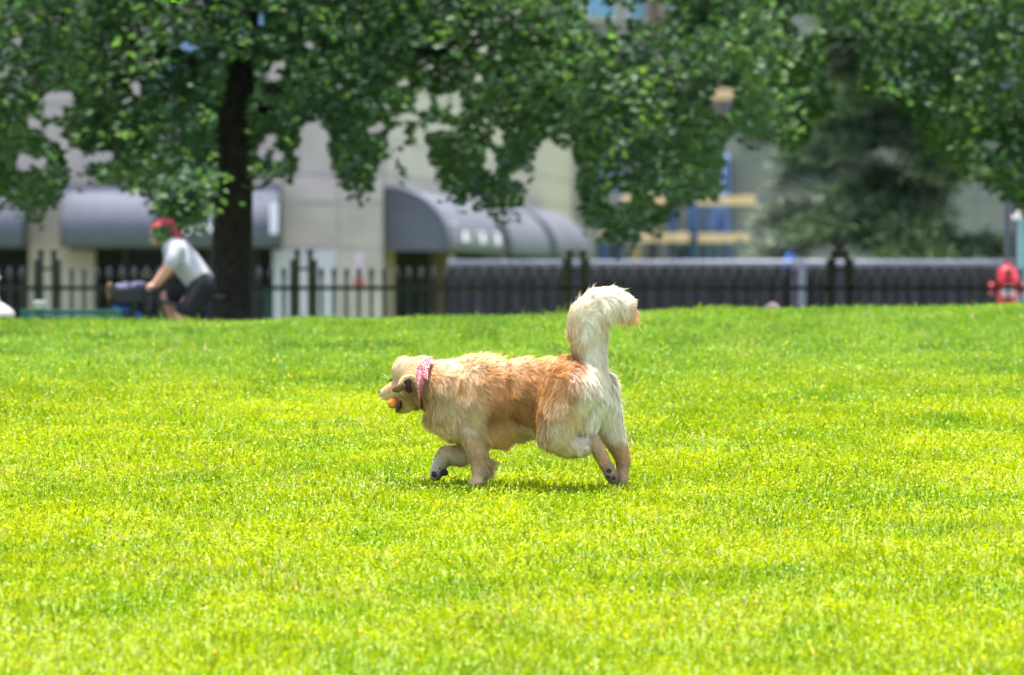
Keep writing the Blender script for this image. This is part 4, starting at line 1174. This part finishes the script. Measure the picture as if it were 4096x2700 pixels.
# front basket with its load
k0 = cw(450, 1205); k1 = cw(582, 1158)
bs = MB()
for z_, f_ in ((k1.z, 1.0), (k1.z - .05, .97), (k0.z + .0, .85)):
    cx0 = (k0.x + k1.x) / 2; hw_ = (k1.x - k0.x) / 2 * f_
    bs.tube([(cx0 - hw_, CD - .17 * f_, z_), (cx0 + hw_, CD - .17 * f_, z_), (cx0 + hw_, CD + .17 * f_, z_), (cx0 - hw_, CD + .17 * f_, z_), (cx0 - hw_, CD - .17 * f_, z_)], .007, 6)
cx0 = (k0.x + k1.x) / 2; hw_ = (k1.x - k0.x) / 2
bs.prism([Vector((cx0 - hw_ * .97, 0, k1.z - .01)), Vector((cx0 + hw_ * .97, 0, k1.z - .01)), Vector((cx0 + hw_ * .84, 0, k0.z)), Vector((cx0 - hw_ * .84, 0, k0.z))], Vector((0, CD - .16, 0)), Vector((0, CD - .155, 0)))
bs.prism([Vector((cx0 - hw_ * .97, 0, k1.z - .01)), Vector((cx0 + hw_ * .97, 0, k1.z - .01)), Vector((cx0 + hw_ * .84, 0, k0.z)), Vector((cx0 - hw_ * .84, 0, k0.z))], Vector((0, CD + .155, 0)), Vector((0, CD + .16, 0)))
bs.box(cx0 - hw_ * .84, cx0 + hw_ * .84, CD - .15, CD + .15, k0.z, k0.z + .008)
bs.tube([(cx0 + hw_, CD, k0.z + .03), tuple(HT.lerp(HB, .5))], .01, 6)
bs.build('basket', M_black, bk)
cl_ = blobs_to_mesh('cloth', [(tuple(cw(474 + i * 16, 1146 + 7 * math.sin(i * 2.1), .03 * math.cos(i * 3))), (.036, .09, .030 + .006 * math.sin(i * 1.7)), .3 * i) for i in range(6)], .012, 3)
setp(link('cloth_bundle', cl_, mat('lilac_cloth', (.13, .12, .20), .9, .55, 14), None, True), 'crumpled lilac cloth bundle lying in the bicycle basket', 'bundle')
cl_ = blobs_to_mesh('bag', [(tuple(cw(438, 1142, -.02)), (.028, .045, .03), 0), (tuple(cw(438, 1162, 0)), (.028, .05, .036), 0), (tuple(cw(440, 1185, 0)), (.025, .05, .04), 0)], .012, 3)
setp(link('paper_bag', cl_, mat('brown_paper', (.20, .11, .06), .9, .3, 14), None, True), 'small brown bag at the front end of the basket', 'bag')
cl_ = blobs_to_mesh('pannier', [(tuple(cw(488, 1238, -.02)), (.085, .08, .06), 0), (tuple(cw(555, 1268, -.05)), (.04, .05, .05), 0)], .012, 3)
pn = link('pannier', cl_, mat('blue_bag', (.03, .07, .20), .8, .3, 14), bk, True)

# the rider
M_skin_h = mat('skin', (.50, .27, .19), .6, .12, 20)
rid = empty('person', cw(780, 1400), 'person in white t-shirt, dark shorts and red cap cycling left', 'person')
dd = .0
hb_ = [(tuple(cw(655, 920, 0)), (.085, .075, .105), 0), (tuple(cw(640, 945, 0)), (.07, .06, .075), 0), (tuple(cw(610, 938, 0)), (.014, .014, .022), 0), (tuple(cw(622, 968, 0)), (.03, .035, .03), 0)]
hb_ += chain([(672, 950, 28, 0), (696, 985, 30, 0)], CD)
hb_ += chain([(700, 1000, 48, 0), (745, 1055, 52, 0), (790, 1115, 50, 0), (812, 1140, 46, 0)], CD, 1.35)
for s_, ex in ((-1, 0), (1, 14)):
    hb_ += chain([(700 + ex, 1000, 28, s_ * .17), (672 + ex, 1072, 23, s_ * .22), (636 + ex * .5, 1120, 19, s_ * .215), (612 + ex * .4, 1146, 15, s_ * .21)], CD)
    # palm and fingers closed over the grip
    hb_.append((tuple(cw(602, 1146, s_ * .215)), (.034, .045, .026), 0))
    for j in range(4):
        yy_ = s_ * (.175 + .024 * j); L_f = (.9, 1.0, .95, .8)[j]
        hb_ += chain([(596, 1142, 5.2, yy_), (590 - 3 * L_f, 1150, 4.8, yy_), (590, 1150 + 9 * L_f, 4.4, yy_), (598, 1150 + 11 * L_f, 4, yy_)], CD)
    hb_ += chain([(608, 1150, 5.5, s_ * .165), (602, 1160, 5, s_ * .155), (598, 1164, 4.4, s_ * .16)], CD)
kneeN, kneeF = (722, 1262, -.12), (668, 1190, .12)
hipN = (805, 1150, -.1); hipF = (805, 1150, .1)
anN = W(790, 1500, CD); 
npx = 2048 + (NP.x / CD) * F; npy = HOR - (NP.z - CAMZ) / CD * F
fpx = 2048 + (FP.x / CD) * F; fpy = HOR - (FP.z - CAMZ) / CD * F
hb_ += chain([(805, 1150, 46, -.1), (722, 1262, 30, -.12)], CD) + chain([(722, 1262, 30, -.12), (762, 1350, 26, -.13), (npx + 22, npy - 42, 17, -.13)], CD)
hb_ += chain([(805, 1150, 46, .1), (668, 1190, 29, .12)], CD) + chain([(668, 1190, 29, .12), (694, 1275, 24, .13), (fpx + 22, fpy - 42, 16, .13)], CD)
rbm = blobs_to_mesh('body', hb_, .0065, 4)
link('body', rbm, M_skin_h, rid, True)
for sx_, (ax, ay) in ((-1, (npx, npy)), (1, (fpx, fpy))):
    sh = chain([(ax + 26, ay - 30, 19, sx_ * .13), (ax + 26, ay - 16, 18, sx_ * .13), (ax - 10, ay - 14, 15, sx_ * .13), (ax - 34, ay - 12, 12, sx_ * .13)], CD)
    link('shoe', blobs_to_mesh('shoe', sh, .01, 3), M_black, rid, True)
ts = chain([(704, 1000, 57, 0), (748, 1055, 62, 0), (790, 1112, 60, 0), (808, 1130, 54, 0)], CD, 1.32)
for s_, ex in ((-1, 0), (1, 14)):
    ts += chain([(706 + ex, 1000, 37, s_ * .16), (690 + ex, 1036, 33, s_ * .20), (683 + ex, 1052, 32, s_ * .205)], CD)
ts += chain([(706, 985, 40, 0), (716, 1000, 50, 0)], CD, 1.3)
link('t_shirt', blobs_to_mesh('t_shirt', ts, .012, 4), mat('white_cotton', (.38, .38, .42), .85, .1, 6), rid, True)
so_ = []
for s_, kn in ((-1, (735, 1243)), (1, (690, 1186))):
    so_ += chain([(812, 1142, 56, s_ * .085), (kn[0] + 18, kn[1] - 8, 40, s_ * .12), (kn[0], kn[1], 38, s_ * .12)], CD)
link('shorts', blobs_to_mesh('shorts', so_, .012, 4), mat('dark_shorts', (.010, .011, .016), .85, .3, 6), rid, True)
cp = [(tuple(cw(662, 896, 0)), (.086, .085, .06), 0), (tuple(cw(645, 900, 0)), (.07, .08, .04), 0)] + chain([(640, 905, 10, 0), (598, 915, 6, 0)], CD, 6)
cap = link('cap', blobs_to_mesh('cap', cp, .009, 3), mat('red_cap', (.32, .03, .05), .8, .2, 10), rid, True)
sc_ = chain([(684, 912, 22, 0), (700, 935, 22, 0), (712, 958, 24, 0), (700, 972, 22, 0)], CD, 1.7)
link('neckerchief', blobs_to_mesh('neckerchief', sc_, .01, 3), MATS['red_cap'], rid, True)
hr = [(tuple(cw(672, 925, 0)), (.082, .08, .085), 0)]
link('hair', blobs_to_mesh('hair', hr, .01, 2), mat('hair', (.05, .03, .02), .8), rid, True)
MB().ell(cw(617, 922, -.045), (.008, .012, .006), 8, 6).ell(cw(617, 922, .045), (.008, .012, .006), 8, 6).build('eye', M_black, rid, True)
MB().ell(cw(609, 958, 0), (.006, .028, .006), 8, 6).build('mouth', mat('mouth', (.25, .07, .06), .6), rid, True)
for s_ in (-1, 1): MB().ell(cw(668, 932, s_ * .082), (.02, .012, .03), 10, 8).build('human_ear', M_skin_h, rid, True)
